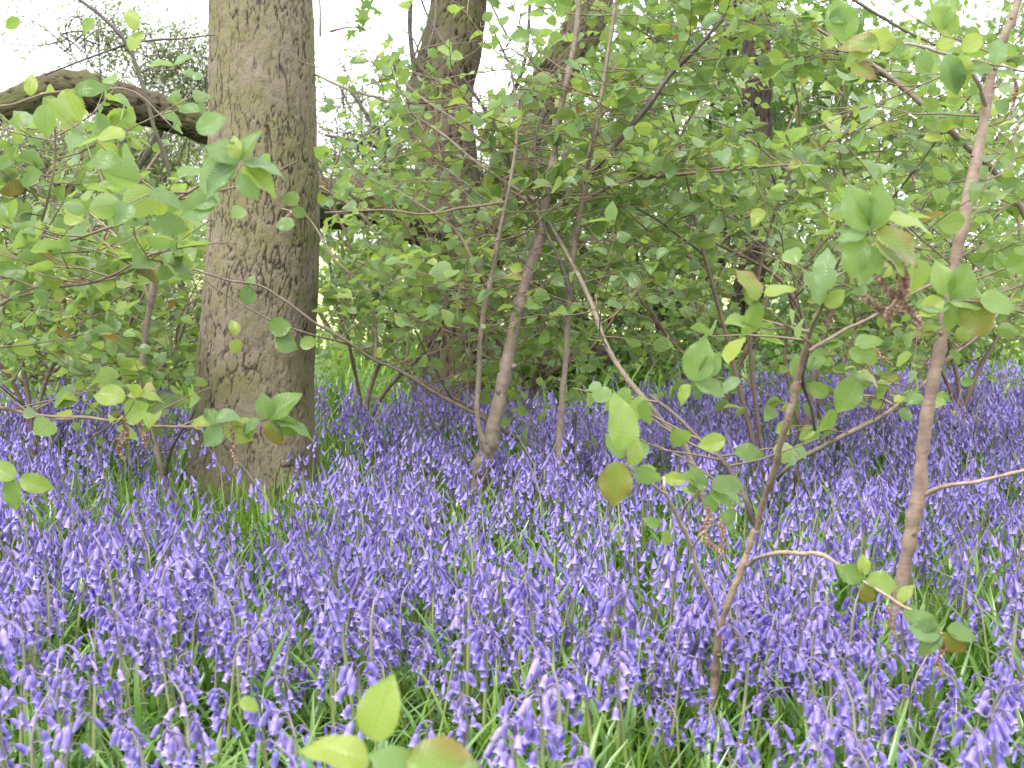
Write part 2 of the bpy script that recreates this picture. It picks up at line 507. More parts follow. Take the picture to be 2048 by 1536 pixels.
def maple_tmpl(seed):
    r = np.random.default_rng(seed)
    ang = np.radians([0, 14, 24, 38, 52, 62, 78, 96, 108, 126, 160])
    rad = np.array([1.0, .72, .48, .8, .86, .5, .42, .62, .6, .36, .16])
    pts = [(.02, 0, 0)]
    L = [(rad[k] * math.cos(ang[k]) * .72 + .30, rad[k] * math.sin(ang[k]) * .66) for k in range(len(ang))]
    ring = [(x, y) for x, y in L[::-1]] + [(x, -y) for x, y in L[1:]]
    cz = r.uniform(.05, .2)
    V = [(.30, 0, .0)] + [(x, y * r.uniform(.93, 1.05), -cz * ((x - .3) ** 2 + y * y) + .06 * abs(y) * r.uniform(0, 1)) for x, y in ring]
    n = len(ring)
    T = np.array([[0, 1 + k, 1 + (k + 1) % n] for k in range(n)])[:, ::-1]
    V = np.array(V); A = np.stack([np.full(len(V), .5), V[:, 1] * 1.2, V[:, 0]], -1)
    return V, T, np.zeros((0, 4), int), np.zeros(len(T), int), np.zeros(0, int), A

LEAF_MID = [leaf_tmpl(12, 2, k, fold=.2 + .35 * (k % 3) / 2, curl=[.1, .35, .6, .2, .45, -.1][k], serr=.045, width=[.74, .80, .68, .84, .72, .78][k]) for k in range(6)]
LEAF_FAR = [leaf_tmpl(4, 2, 20 + k, fold=.3, curl=[.1, .4, .6][k], width=.76) for k in range(3)]
LEAF_BIG = [leaf_tmpl(34, 8, 40 + k, fold=[.15, .4, .25, .1][k], curl=[.35, .7, .2, .95][k], corr=.006, serr=.06, width=[.62, .54, .68, .58][k]) for k in range(4)]
LEAF_SLIM = [leaf_tmpl(2, 2, 60 + k, fold=.2, curl=[.2, .5][k], width=.36) for k in range(2)]
MAPLE = [maple_tmpl(k) for k in range(3)]

def tmpl_mesh(name, tm, mats):
    g = Geo(); V, T, Q, TM, QM, A = tm
    g.add(V, T if len(T) else None, Q if len(Q) else None, 0, A)
    return g.mesh(name, mats)

_lm = {}
def leaf_mesh(kind, i, mat):
    key = (kind, i, mat)
    if key not in _lm:
        tm = {'mid': LEAF_MID, 'far': LEAF_FAR, 'big': LEAF_BIG, 'slim': LEAF_SLIM, 'maple': MAPLE}[kind][i]
        _lm[key] = tmpl_mesh('leaf', tm, [M[mat]])
    return _lm[key]

def leaf_basis(d, n, size):
    x = nrm(d); y = nrm(np.cross(n, x)); z = np.cross(x, y)
    return np.stack([x, y, z], 1) * size

# share of leaves kept, per 128 px cell of the frame: where the crowns are thin and the sky opens
KEEP = np.array([
 [.12,.45,.6,.5,.1,.12,.55,.35,.4,.8,1,1,1,.8,.6,.6],
 [.35,.55,.6,.6,.15,.25,.65,.55,.6,1,1,1,1,.55,.5,.65],
 [1,1,1,.7,.3,.6,.8,.7,.9,1,1,1,.95,.85,.9,.75],
 [1,1,1,.9,.5,.8,.9,.9,1,1,1,1,1,1,1,1],
 [1,1,1,.8,.5,1,1,1,1,1,1,1,1,1,1,1],
 [1,1,.9,.7,.5,1,1,1,1,1,1,1,1,1,1,.9],
 [.9,.7,.6,.5,.4,.6,.5,.5,.5,.6,.6,.7,.7,.6,.4,.3],
 [.12,.10,.08,.05,.05,.06,.05,.05,.05,.05,.08,.08,.06,.04,.03,.03],
 [0]*16,[0]*16,[0]*16,[0]*16])
def keep(P, rng, power=1.0):
    q = proj(P)
    gx = np.clip(q[:, 0] / 128 - .5, 0, 14.999); gy = np.clip(q[:, 1] / 128 - .5, 0, 10.999)
    ix, iy = gx.astype(int), gy.astype(int); fx, fy = gx - ix, gy - iy
    k = (KEEP[iy, ix] * (1 - fx) + KEEP[iy, ix + 1] * fx) * (1 - fy) + (KEEP[iy + 1, ix] * (1 - fx) + KEEP[iy + 1, ix + 1] * fx) * fy
    k = k ** power
    trunk = (q[:, 0] > 395) & (q[:, 0] < 640) & (q[:, 2] < 4.15)
    k = np.where(trunk, k * .12, k)
    # places where the trunks behind stay visible
    t2 = (np.abs(q[:, 0] - 895) < 70) & (q[:, 1] < 480) & (q[:, 2] < 5.9)
    t2b = (np.abs(q[:, 0] - 930) < 60) & (q[:, 1] > 560) & (q[:, 2] < 5.9)
    lim = (np.abs(q[:, 0] - (1200 - .42 * q[:, 1])) < 45) & (q[:, 1] < 330) & (q[:, 2] < 5.8)
    s3 = (np.abs(q[:, 0] - (1120 - .26 * (q[:, 1] - 300))) < 55) & (q[:, 1] > 380) & (q[:, 2] < 3.7)
    dk = (np.abs(q[:, 0] - 1495) < 45) & (q[:, 1] > 470) & (q[:, 1] < 690) & (q[:, 2] < 7.4)
    s5 = (np.abs(q[:, 0] - (1118 + (960 - q[:, 1]) * .118)) < 38) & (q[:, 2] < 3.7)
    s2b = (np.abs(q[:, 0] - (1385 - (900 - q[:, 1]) * .72)) < 42) & (q[:, 1] > 330) & (q[:, 2] < 3.55)
    s5b = (np.abs(q[:, 0] - (1182 + (345 - q[:, 1]) * .85)) < 40) & (q[:, 1] < 345) & (q[:, 2] < 3.6)
    k = k * np.where(s5 | s2b | s5b, .22, 1)
    k = k * np.where(t2 | t2b | lim, .42, 1) * np.where(s3, .35, 1) * np.where(dk, .5, 1)
    return rng.random(len(P)) < k

# ------------------------------------------------------------------ plants with leaves
class Plant:
    def __init__(s, name, label, cat, base, bark='stem', leafkind='mid', mat='leaf', group=None, seed=1, bronze=.015, catkins=0):
        s.o = thing(name, label, cat, base, group); s.base = np.asarray(base, float)
        s.bark, s.kind, s.mat, s.bronze = bark, leafkind, mat, bronze
        s.r = np.random.default_rng(seed); s.tw = Geo(); s.leaves = []; s.ckp = []
        s.hand = []
    def stem(s, ctrl, name='branch', bark=None, sides=9, jit=.0009, lump=.03, last=False):
        """ctrl rows: (px, py, depth, width in photo pixels)"""
        P = np.array([at(a, b, c) for a, b, c, w in ctrl]); R = np.array([w * c / FPX / 2 for a, b, c, w in ctrl])
        return s.stem3(P, R, name, bark, sides, jit, lump)
    def stem3(s, P, R, name='branch', bark=None, sides=9, jit=.0012, lump=.03):
        per = 7; Q = catmull(P, per); RR = np.interp(np.linspace(0, 1, len(Q)), np.linspace(0, 1, len(P)), R)
        J = s.r.normal(0, 1, Q.shape); J = (J + np.roll(J, 1, 0) + np.roll(J, -1, 0)) / 3
        J[0] = 0; J[-1] = 0
        Q = Q + J * jit
        RR = RR * (1 + .09 * s.r.normal(0, 1, len(RR)))
        g = Geo(); tube(g, Q, RR, sides, lump=lump)
        # buds / nodes
        if RR.mean() > .0025:
            for k in range(2, len(Q) - 1, 5):
                d = nrm(s.r.normal(0, 1, 3)); tube(g, [Q[k], Q[k] + d * RR[k] * 1.2, Q[k] + d * RR[k] * 1.5 + (0, 0, RR[k] * .4)], [RR[k] * .55, RR[k] * .4, RR[k] * .15], 5)
        link(name, g.mesh(name, [M[bark or s.bark]], s.base), s.o)
        return Q, RR
    def twig(s, p, d, L, r, lv=1, size=(.034, .064), droop=.0, gap=.045, up=.03):
        r = r * 1.25
        n = max(3, int(L / gap)); step = L / n; P = [p]; rr = s.r
        side = rr.choice((-1, 1))
        for i in range(n):
            d = nrm(d + rr.normal(0, .13, 3) + np.array((0, 0, up - droop)))
            p = p + d * step; P.append(p)
            side = -side
            h = np.cross(d, (0, 0, 1)); h = nrm(h) if np.linalg.norm(h) > .1 else nrm(rr.normal(0, 1, 3))
            ld = nrm(d * .45 + h * side * .9 + rr.normal(0, .38, 3) + np.array((0, 0, -.12)))
            nn = nrm(np.array((0, 0, .7)) + rr.normal(0, .8, 3))
            sz = rr.uniform(*size) * .98 * (1 if rr.random() > .12 else .55)
            s.leaves.append((p + ld * .008, ld, nn, sz))
            if i == n - 1: s.leaves.append((p, nrm(d + rr.normal(0, .3, 3)), nrm(rr.normal(0, .6, 3) + (0, 0, .6)), sz * .8))
            if lv > 0 and rr.random() < .42 and i < n - 1:
                sd = nrm(d * .7 + h * side * .8 + rr.normal(0, .25, 3))
                s.twig(p, sd, L * rr.uniform(.3, .6), r * .6, lv - 1, size, droop, gap, up)
        P = np.array(P)
        q = proj(P)
        if not (((q[:, 0] > 400) & (q[:, 0] < 636) & (q[:, 2] < 4.1)).mean() > .3 and rr.random() < .7):
            tube(s.tw, P, np.linspace(r, r * .45, len(P)), 4, cap=False)
    def twigs(s, Q, RR, t0, t1, n, L=(.2, .55), az=None, el=(-.1, .5), lv=1, r=.0016, **kw):
        for _ in range(n):
            t = s.r.uniform(t0, t1); i = min(len(Q) - 2, int(t * (len(Q) - 1)))
            p = Q[i] + (Q[i + 1] - Q[i]) * s.r.random()
            a = (s.r.uniform(-.35, math.pi + .35) if s.r.random() < .72 else s.r.uniform(0, 2 * math.pi)) if az is None else s.r.uniform(*az)
            e = s.r.uniform(*el)
            d = np.array((math.cos(a) * math.cos(e), math.sin(a) * math.cos(e) * .8, math.sin(e)))
            s.twig(p, nrm(d), s.r.uniform(*L), r, lv, **kw)
    def cloud(s, blobs, n, size, per=14, spread=.13, branch=True, br=.010, power=1.0):
        """leaves clustered on twigs inside ellipsoids: blobs = [(centre, radii, weight)]"""
        w = np.array([b[2] for b in blobs], float); w /= w.sum()
        for b, k in zip(blobs, (w * n / per).astype(int)):
            c, rad = np.asarray(b[0]), np.asarray(b[1])
            D = s.r.normal(0, 1, (k, 3)); D /= np.linalg.norm(D, axis=1)[:, None]
            cc = c + D * rad * (s.r.random((k, 1)) ** .4)
            kk = keep(cc, s.r, power) & (cc[:, 2] > .28)
            cc = cc[kk]
            for q in cc:
                d = nrm(s.r.normal(0, 1, 3) + np.array((0, 0, .2)) + (q - c) / rad * .6)
                tl = spread * s.r.uniform(1.2, 2.4)
                P = q + d * np.linspace(-.5, .5, 4)[:, None] * tl + s.r.normal(0, .012, (4, 3))
                tube(s.tw, P, np.linspace(.0024, .001, 4), 3, cap=False)
                for _ in range(per):
                    t = s.r.uniform(-.5, .6)
                    lp = q + d * t * tl + s.r.normal(0, spread * .28, 3)
                    ld = nrm(s.r.normal(0, 1, 3) + d * .4 + (0, 0, -.25)); nn = nrm(s.r.normal(0, .65, 3) + (0, -.1, .75))
                    s.leaves.append((lp, ld, nn, s.r.uniform(*size)))
            if branch and len(cc):
                m = min(len(cc), 16)
                for q in cc[s.r.choice(len(cc), m, replace=False)]:
                    a = c + (s.r.normal(0, .15, 3)) * rad - np.array((0, 0, rad[2] * .3))
                    tube(s.tw, catmull([a, (a + q) / 2 + s.r.normal(0, .03, 3), q], 4), np.linspace(br, br * .3, 9) * .55, 4, cap=False)
    def finish(s, limit=300, power=1.0, cull=True):
        L = s.leaves
        if L:
            P = np.array([l[0] for l in L])
            k = np.ones(len(L), bool)
            if cull: k = keep(P, s.r, power)
            k &= P[:, 2] > .05
            q = proj(P); k &= (q[:, 0] > -350) & (q[:, 0] < 2400) & (q[:, 1] > -450)
            L = [l for l, f in zip(L, k) if f]
        L = s.hand + L
        P = np.array([l[0] for l in L]) if L else np.zeros((0, 3))
        if len(L):
            q = proj(P); inv = (q[:, 0] > 0) & (q[:, 0] < 2048) & (q[:, 1] > 0) & (q[:, 1] < 1536)
            app = np.array([l[3] for l in L]) / q[:, 2] * FPX * np.where(inv, 1, .01)
            app[:len(s.hand)] += 1e6
            order = np.argsort(-app)
            one = [i for i in order[:limit] if app[i] > 5]; rest = [i for i in order if i not in set(one)]
            kinds = {'mid': 6, 'far': 3, 'maple': 3, 'slim': 2, 'big': 4}
            for i in one:
                p, d, n, sz = L[i][:4]
                kd = L[i][4] if len(L[i]) > 4 else (s.kind if s.kind != 'far' else 'far')
                mt = L[i][5] if len(L[i]) > 5 else ('bronze' if s.r.random() < s.bronze else s.mat)
                vi = L[i][6] if len(L[i]) > 6 else int(s.r.integers(kinds[kd]))
                o = bpy.data.objects.new('leaf', leaf_mesh(kd, vi, mt)); COL.objects.link(o); o.parent = s.o
                B = leaf_basis(d, n, sz); pp = p - s.base
                o.matrix_basis = Matrix(((*B[0], pp[0]), (*B[1], pp[1]), (*B[2], pp[2]), (0, 0, 0, 1)))
            if len(rest):
                g = Geo(); tms = {'mid': LEAF_FAR, 'far': LEAF_FAR, 'maple': MAPLE, 'slim': LEAF_SLIM, 'big': LEAF_BIG}[s.kind]
                which = s.r.integers(len(tms), size=len(rest))
                for v, tm in enumerate(tms):
                    sel = [L[i] for i, w in zip(rest, which) if w == v]
                    if not sel: continue
                    scatter(g, tm, np.array([leaf_basis(l[1], l[2], l[3]) for l in sel]), np.array([l[0] for l in sel]), s.r.random(len(sel)))
                link('leaves', g.mesh('leaves', [M[s.mat + '_mass']], s.base), s.o, 'stuff')
        if s.tw.n: link('twigs', s.tw.mesh('twigs', [M['dark_twig' if s.bark in ('bark2', 'bark_dark', 'dark_twig') else 'twig']], s.base), s.o, 'stuff')
    # a leaf placed by hand: base pixel, depth, length px, direction in the frame (deg, 0 = right, 90 = up)
    def leaf(s, px, py, y, lpx, deg, tilt=.0, roll=.0, depth=.0, kind='big', mat='leaf', vi=None):
        p = at(px, py, y); a = math.radians(deg)
        d = nrm(np.array((math.cos(a), depth, math.sin(a))))
        n0 = np.array((0, -1., 0)) if tilt == 0 else nrm(np.array((0, -math.cos(tilt), math.sin(tilt))))
        n = rot_axis(d, roll) @ nrm(n0 - d * np.dot(n0, d))
        if vi is None: vi = int(s.r.integers(4 if kind == 'big' else 6))
        s.hand.append((p, d, n, lpx * y / FPX, kind, mat, vi))
    def catkin(s, px, py, y, path, w=13):
        """hanging dry catkin: path = list of pixel offsets"""
        P = catmull([at(px + a, py + b, y) for a, b in path], 8); g = Geo(); r0 = w * y / FPX / 2
        tube(g, P, r0 * .18, 4, a=(.3, 0, 0))
        n = len(P); D = np.gradient(P, axis=0)
        V0 = np.array([(0, 0, 0), (.5, .3, .1), (1, 0, 0), (.5, -.3, .1)]); T0 = np.array([[0, 2, 1], [0, 3, 2]])
        for k in range(n * 9):
            i = int(s.r.integers(1, n)); f = i / n; tap = math.sin(math.pi * min(1, .15 + f * .85)) ** .5
            d = nrm(nrm(D[i]) * .6 + s.r.normal(0, .55, 3)); B = leaf_basis(d, s.r.normal(0, 1, 3), r0 * 1.25 * max(.3, tap))
            g.add(P[i] + s.r.normal(0, r0 * .1, 3) + V0 @ B.T, T0, None, 0, (s.r.random(), 0, 0))
        link('catkin', g.mesh('catkin', [M['catkin']], s.base, smooth=False), s.o)

# ------------------------------------------------------------------ the ground
def ground_z(x, y):
    return .035 * np.sin(x * 1.1 + .6) * np.cos(y * .8) + .02 * np.sin(x * 2.7 + y * 1.9)
g = Geo()
xs = np.concatenate([[-400, -120, -40, -15], np.linspace(-7, 7, 90), [15, 40, 120, 400]])
ys = np.concatenate([[-60, -15, -4], np.linspace(-1, 13, 100), [20, 40, 120, 400, 900]])
X, Y = np.meshgrid(xs, ys); fade = np.clip(1 - (np.hypot(X, Y - 5) - 8) / 6, 0, 1)
Z = (ground_z(X, Y) + RNG.normal(0, .008, X.shape)) * fade
n0 = len(xs); i = np.arange(len(ys) - 1)[:, None] * n0; j = np.arange(n0 - 1)[None]
g.add(np.stack([X, Y, Z], -1).reshape(-1, 3), None, np.stack([i + j, i + j + 1, i + n0 + 1 + j, i + n0 + j], -1).reshape(-1, 4))
link('ground', g.mesh('ground', [M['ground']]), None, 'structure', 'woodland floor of soil and moss giving way to pale meadow')

# ------------------------------------------------------------------ the big ridged trunk
def flare_big(t, ang):
    f = np.exp(-t / .26)[:, None] * (.060 + .028 * (1 + np.cos(ang * 5 + 1.0))[None] + .014 * np.sin(ang * 3)[None])
    return f
b = at(508, 1060, 4.0); b[2] = -.05
o = thing('tree', 'thick straight tree trunk with ridged grey brown bark standing left of centre in the bluebells', 'tree', (b[0], b[1], 0))
P = [(b[0] + .005, b[1], -.08)] + [tuple(at(x, y, 4.0)) for x, y in ((509, 850), (517, 650), (528, 450), (525, 250), (522, 0))]
P += [(P[-1][0] - .01, 4.02, 2.3), (P[-1][0], 4.03, 3.0)]
RW = [.178, .174, .170, .165, .162, .154, .148, .14]
bark_tube(P, RW, M['bark'], o, (b[0], b[1], 0), nu=330, vstep=.0075, cell=.031, depth=.005, aspect=3.4, flare=flare_big, seed=3, lump=.022)

# ------------------------------------------------------------------ second tree with its limbs
T2 = Plant('tree', 'brown furrowed forked tree behind the central saplings with a mossy limb reaching out left', 'tree', (at(905, 900, 5.7)[0], 5.9, 0), bark='bark2', leafkind='maple', mat='deep', seed=5, bronze=0)
def wp(rows): return [tuple(at(*r)) for r in rows]
b2 = tuple(T2.base)
Pm = [(at(905, 900, 5.9)[0], 5.9, -.08)] + wp([(912, 780, 5.9), (918, 620, 5.9), (905, 460, 5.9), (893, 330, 5.95), (880, 200, 6.0), (905, 90, 6.05), (925, -60, 6.1), (935, -300, 6.2)])
bark_tube(Pm, [.215, .19, .165, .15, .145, .148, .135, .12, .11], M['bark2'], T2.o, b2, nu=130, vstep=.013, cell=.040, depth=.011, seed=11, aspect=3,
          flare=lambda t, a: np.exp(-t / .2)[:, None] * (.05 + .03 * np.cos(a * 4))[None])
Pl = wp([(925, 600, 5.88), (985, 470, 5.8), (1025, 380, 5.8), (1065, 250, 5.85), (1110, 150, 5.9), (1165, 60, 6.0), (1200, -60, 6.1), (1240, -300, 6.2), (1260, -600, 6.3)])
bark_tube(Pl, [.10, .10, .095, .09, .088, .092, .09, .075, .06], M['bark2'], T2.o, b2, name='limb', nu=120, vstep=.013, cell=.036, depth=.009, seed=13, aspect=3)
Pb = wp([(900, 470, 5.9), (800, 420, 5.7), (720, 405, 5.55), (640, 405, 5.4), (540, 330, 5.3), (430, 262, 5.2), (340, 230, 5.1), (255, 208, 5.0), (180, 186, 4.95), (118, 180, 4.9), (66, 198, 4.85), (10, 216, 4.8), (-60, 225, 4.8), (-220, 190, 4.9)])
bark_tube(Pb, [.12, .11, .105, .10, .075, .060, .066, .074, .078, .070, .072, .062, .055, .045], M['bark2'], T2.o, b2, name='limb', nu=110, vstep=.012, cell=.04, depth=.010, seed=17, aspect=3.5, lump=.12)
T2.stem([(340, 225, 5.1, 18), (300, 300, 5.1, 14), (270, 350, 5.1, 11), (255, 400, 5.1, 8)], bark='dark_twig')
T2.stem([(870, 250, 6, 22), (840, 190, 5.95, 12), (820, 60, 5.9, 9), (830, -60, 5.9, 7)], bark='dark_twig')
T2.stem([(960, 300, 6, 14), (1010, 220, 5.95, 10), (1050, 120, 5.9, 8), (1060, 0, 5.9, 6)], bark='dark_twig')
T2.cloud([(at(900, -120, 6), (1.0, .5, .45), 1.2), (at(650, 60, 5.7), (.22, .3, .35), .35), (at(850, 80, 5.6), (.25, .3, .3), .5), (at(960, 330, 6.4), (.25, .3, .3), .4),
          (at(1010, 60, 5.8), (.25, .3, .35), .35)], 1300, (.05, .085), per=9, spread=.16, power=1)
T2.finish(power=.9)

# ------------------------------------------------------------------ dark trunks and maple thicket behind, right of centre
def straight_tree(label, px, y, w, top_dx, seed, top=1.0, bark='bark_dark', blobs=(), n=0, kind='maple', mat='deep', size=(.06, .10), wob=.03, cat='tree'):
    bx = at(px, 768, y)[0]
    T = Plant('tree', label, cat, (bx, y, 0), bark=bark, leafkind=kind, mat=mat, seed=seed, bronze=0)
    r = np.random.default_rng(seed)
    zz = [-.05] + [v * top for v in (.5, 1.0, 1.5, 2.0, 2.7, 3.6)]
    P = [(bx + top_dx * (z / 2.0) + r.normal(0, wob), y + r.normal(0, wob), z) for z in zz]
    R0 = w * y / FPX / 2
    bark_tube(P, [R0 * 1.15, R0, R0 * .96, R0 * .93, R0 * .88, R0 * .8, R0 * .6], M[bark], T.o, (bx, y, 0), nu=64, vstep=.025, cell=.05, depth=.012, seed=seed)
    if n: T.cloud(blobs, n, size, per=10, spread=.2, power=.8)
    return T
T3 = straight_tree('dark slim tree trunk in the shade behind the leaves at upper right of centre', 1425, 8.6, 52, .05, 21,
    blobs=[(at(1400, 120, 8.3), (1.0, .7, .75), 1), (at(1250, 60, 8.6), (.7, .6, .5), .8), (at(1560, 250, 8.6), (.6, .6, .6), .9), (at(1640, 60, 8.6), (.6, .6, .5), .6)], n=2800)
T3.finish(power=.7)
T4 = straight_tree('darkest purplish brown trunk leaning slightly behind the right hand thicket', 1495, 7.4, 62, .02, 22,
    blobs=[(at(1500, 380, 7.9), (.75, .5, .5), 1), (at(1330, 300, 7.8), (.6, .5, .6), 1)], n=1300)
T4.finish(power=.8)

MT = Plant('maple_bush', 'dark green maple bush with black crooked stems filling the centre right background', 'bush', (at(1300, 700, 6.9)[0], 6.9, 0), bark='dark_twig', leafkind='maple', mat='deep', seed=31, bronze=0)
MT.stem([(1330, 800, 6.9, 20), (1315, 600, 6.9, 17), (1300, 470, 6.9, 15), (1295, 350, 6.9, 12), (1310, 200, 6.9, 9)])
MT.stem([(1420, 620, 6.8, 22), (1300, 560, 6.8, 20), (1230, 530, 6.8, 14), (1160, 490, 6.8, 12), (1080, 450, 6.7, 9), (1030, 455, 6.7, 6)])
MT.stem([(1300, 480, 6.85, 11), (1240, 430, 6.8, 9), (1190, 400, 6.8, 7), (1130, 400, 6.8, 5)])
MT.stem([(1280, 560, 6.8, 12), (1250, 480, 6.8, 8), (1255, 420, 6.8, 6)])
MT.cloud([(at(1250, 420, 7.0), (.5, .4, .35), 1), (at(1330, 600, 6.9), (.6, .4, .35), 1), (at(1180, 560, 7.1), (.45, .4, .35), .9), (at(1500, 650, 7.0), (.6, .4, .3), .9),
          (at(1220, 250, 7.1), (.45, .4, .35), .8), (at(1120, 700, 7.2), (.4, .3, .2), .5)], 2500, (.06, .10), per=9, spread=.17)
MT.finish()

MB = Plant('maple_bush', 'maple bush behind the gap between the thick trunk and the forked tree', 'bush', (at(740, 700, 7.4)[0], 7.4, 0), bark='dark_twig', leafkind='maple', mat='deep', seed=33, bronze=0)
MB.stem([(760, 800, 7.4, 14), (750, 600, 7.4, 12), (790, 330, 7.4, 12), (740, 240, 7.4, 10), (700, 180, 7.4, 7)])
MB.stem([(820, 380, 7.4, 12), (790, 320, 7.4, 12), (745, 290, 7.4, 9), (650, 270, 7.4, 6)])
MB.cloud([(at(740, 250, 7.4), (.42, .4, .28), 1), (at(760, 340, 7.4), (.38, .4, .2), .8), (at(690, 560, 7.6), (.4, .4, .45), .9), (at(800, 560, 7.3), (.35, .4, .4), .8), (at(1010, 560, 7.3), (.3, .3, .5), .6)], 1900, (.05, .085), per=9, spread=.16)
MB.finish(power=.8)

# ------------------------------------------------------------------ pale thicket to the left and the far hedge
def bush(label, px, y, blobs, n, size, kind, mat, seed, name='bush', stems=5, power=1.0, bark='dark_twig', group=None, top=1.6, limit=300, per=12, spread=.14, sw=9):
    bx = at(px, 768, y)[0]
    B = Plant(name, label, 'bush', (bx, y, 0), bark=bark, leafkind=kind, mat=mat, seed=seed, bronze=.02, group=group)
    for k in range(stems):
        z = B.r.uniform(.7, 1) * top; dx = B.r.normal(0, .35 * top / 1.6); dy = B.r.normal(0, .2)
        P = [(bx + B.r.normal(0, .06), y, -.03), (bx + dx * .3, y + dy * .3, z * .35), (bx + dx * .75 + B.r.normal(0, .05), y + dy * .7, z * .7), (bx + dx * 1.1, y + dy, z)]
        r0 = sw * y / FPX / 2 * B.r.uniform(.6, 1.2)
        B.stem3(np.array(P), np.array([r0, r0 * .8, r0 * .55, r0 * .25]), jit=.015, sides=6, lump=.08)
    B.cloud(blobs, n, size, per=per, spread=spread, power=power)
    B.finish(limit=limit, power=power)
    return B
bush('yellow green thicket of tiny leaves at the far left edge under the mossy limb', 60, 8.2,
     [(at(60, 400, 8.3), (.75, .5, .5), 1), (at(60, 620, 8.1), (.75, .5, .35), 1), (at(60, 310, 8.6), (.9, .5, .35), 1.5), (at(-220, 500, 8.2), (.6, .5, .7), .6)], 22000, (.028, .046), 'slim', 'willow', 41, stems=7)
bush('yellow green thicket between the far left thicket and the thick trunk', 290, 8.6,
     [(at(280, 420, 8.6), (.6, .5, .5), 1), (at(300, 640, 8.5), (.65, .5, .35), 1), (at(230, 310, 8.8), (.8, .5, .35), 1.6)], 22000, (.028, .048), 'slim', 'willow', 42, stems=7)
bush('airy twiggy bush with sparse pale leaves against the sky above the mossy limb', 340, 7.8,
     [(at(300, 110, 7.8), (.45, .4, .30), 1), (at(390, 180, 7.8), (.3, .3, .4), 1.3), (at(150, 60, 7.8), (.45, .3, .35), .9)], 12000, (.022, .042), 'slim', 'willow', 43, stems=9, top=2.3, power=.45, sw=6)
bush('pale wispy willow bush seen between the thick trunk and the forked tree', 690, 9.5,
     [(at(700, 300, 9.5), (.4, .4, .6), 1), (at(690, 170, 9.5), (.35, .4, .5), 1.1), (at(1000, 400, 9.8), (.35, .4, .6), .8)], 9000, (.026, .046), 'slim', 'willow', 44, stems=9, top=2.2, power=.5)
bush('bright green bush in the right hand background beyond the leaning pole', 1750, 7.8,
     [(at(1700, 480, 7.8), (.7, .5, .4), 1), (at(1900, 560, 7.6), (.7, .5, .4), 1), (at(1650, 650, 7.4), (.6, .4, .28), .9), (at(2000, 380, 8.0), (.6, .5, .3), .6)], 5600, (.035, .06), 'far', 'leaf', 45, stems=6)
bush('tall green bush in the upper right background with sky showing through', 1780, 9.2,
     [(at(1650, 200, 9.2), (.7, .5, .6), 1), (at(1900, 250, 9.0), (.9, .5, .5), 1), (at(1980, 60, 9.2), (.7, .5, .5), .8)], 9000, (.04, .07), 'far', 'leaf', 46, stems=7, top=2.9, power=1.1)
bush('dark evergreen bush behind the right hand thicket', 1890, 10.2,
     [(at(1885, 330, 10.2), (.28, .3, .25), 1), (at(1820, 600, 10), (.5, .3, .3), .7)], 2600, (.03, .055), 'far', 'deep', 47, stems=3, power=.6)
bush('low green bramble bush at the foot of the wood behind the forked tree', 1150, 7.0,
     [(at(1120, 720, 6.6), (.7, .3, .14), 1), (at(1400, 730, 6.6), (.7, .3, .14), 1)], 2600, (.03, .05), 'far', 'deep', 48, stems=4, top=.7)
bush('low bramble bush behind the bluebells to the right of the pinkish sapling', 1950, 6.9,
     [(at(1900, 700, 7.0), (.8, .3, .14), 1), (at(1600, 730, 6.9), (.5, .3, .12), .6)], 2600, (.03, .05), 'far', 'leaf', 49, stems=4, top=.7)
bush('low green bush at the left behind the bluebells', 180, 6.3,
     [(at(100, 740, 6.3), (.6, .3, .2), 1), (at(300, 720, 6.3), (.5, .3, .2), 1)], 2800, (.028, .048), 'far', 'leaf', 50, stems=5, top=.8)
# a small grey trunk in the left thicket
ST = straight_tree('small knotty grey trunk inside the pale thicket at the left', 92, 7.0, 30, .06, 27, top=.3, bark='bark2', blobs=[(at(120, 300, 7.1), (.4, .3, .3), 1)], n=400, kind='slim', mat='willow', size=(.025, .04))
ST.stem([(100, 640, 7, 18), (190, 560, 7, 15), (215, 480, 7, 12), (240, 420, 7, 9), (330, 290, 7, 7)], bark='twig')
ST.finish()

hr = np.random.default_rng(99)
hb = [((x, 17 + hr.normal(0, 1.2), .9 + hr.uniform(0, .6)), (1.4, 1.0, 1.3 + hr.uniform(0, .6)), 1) for x in np.linspace(-11, 11, 20)]
HG = Plant('far_hedge', 'pale green hedge across the meadow behind the wood', 'hedge', (0, 17, 0), bark='dark_twig', leafkind='slim', mat='willow', seed=60)
HG.cloud(hb, 30000, (.07, .12), per=14, spread=.35, branch=True, br=.03, power=.5)
HG.finish(power=.35)

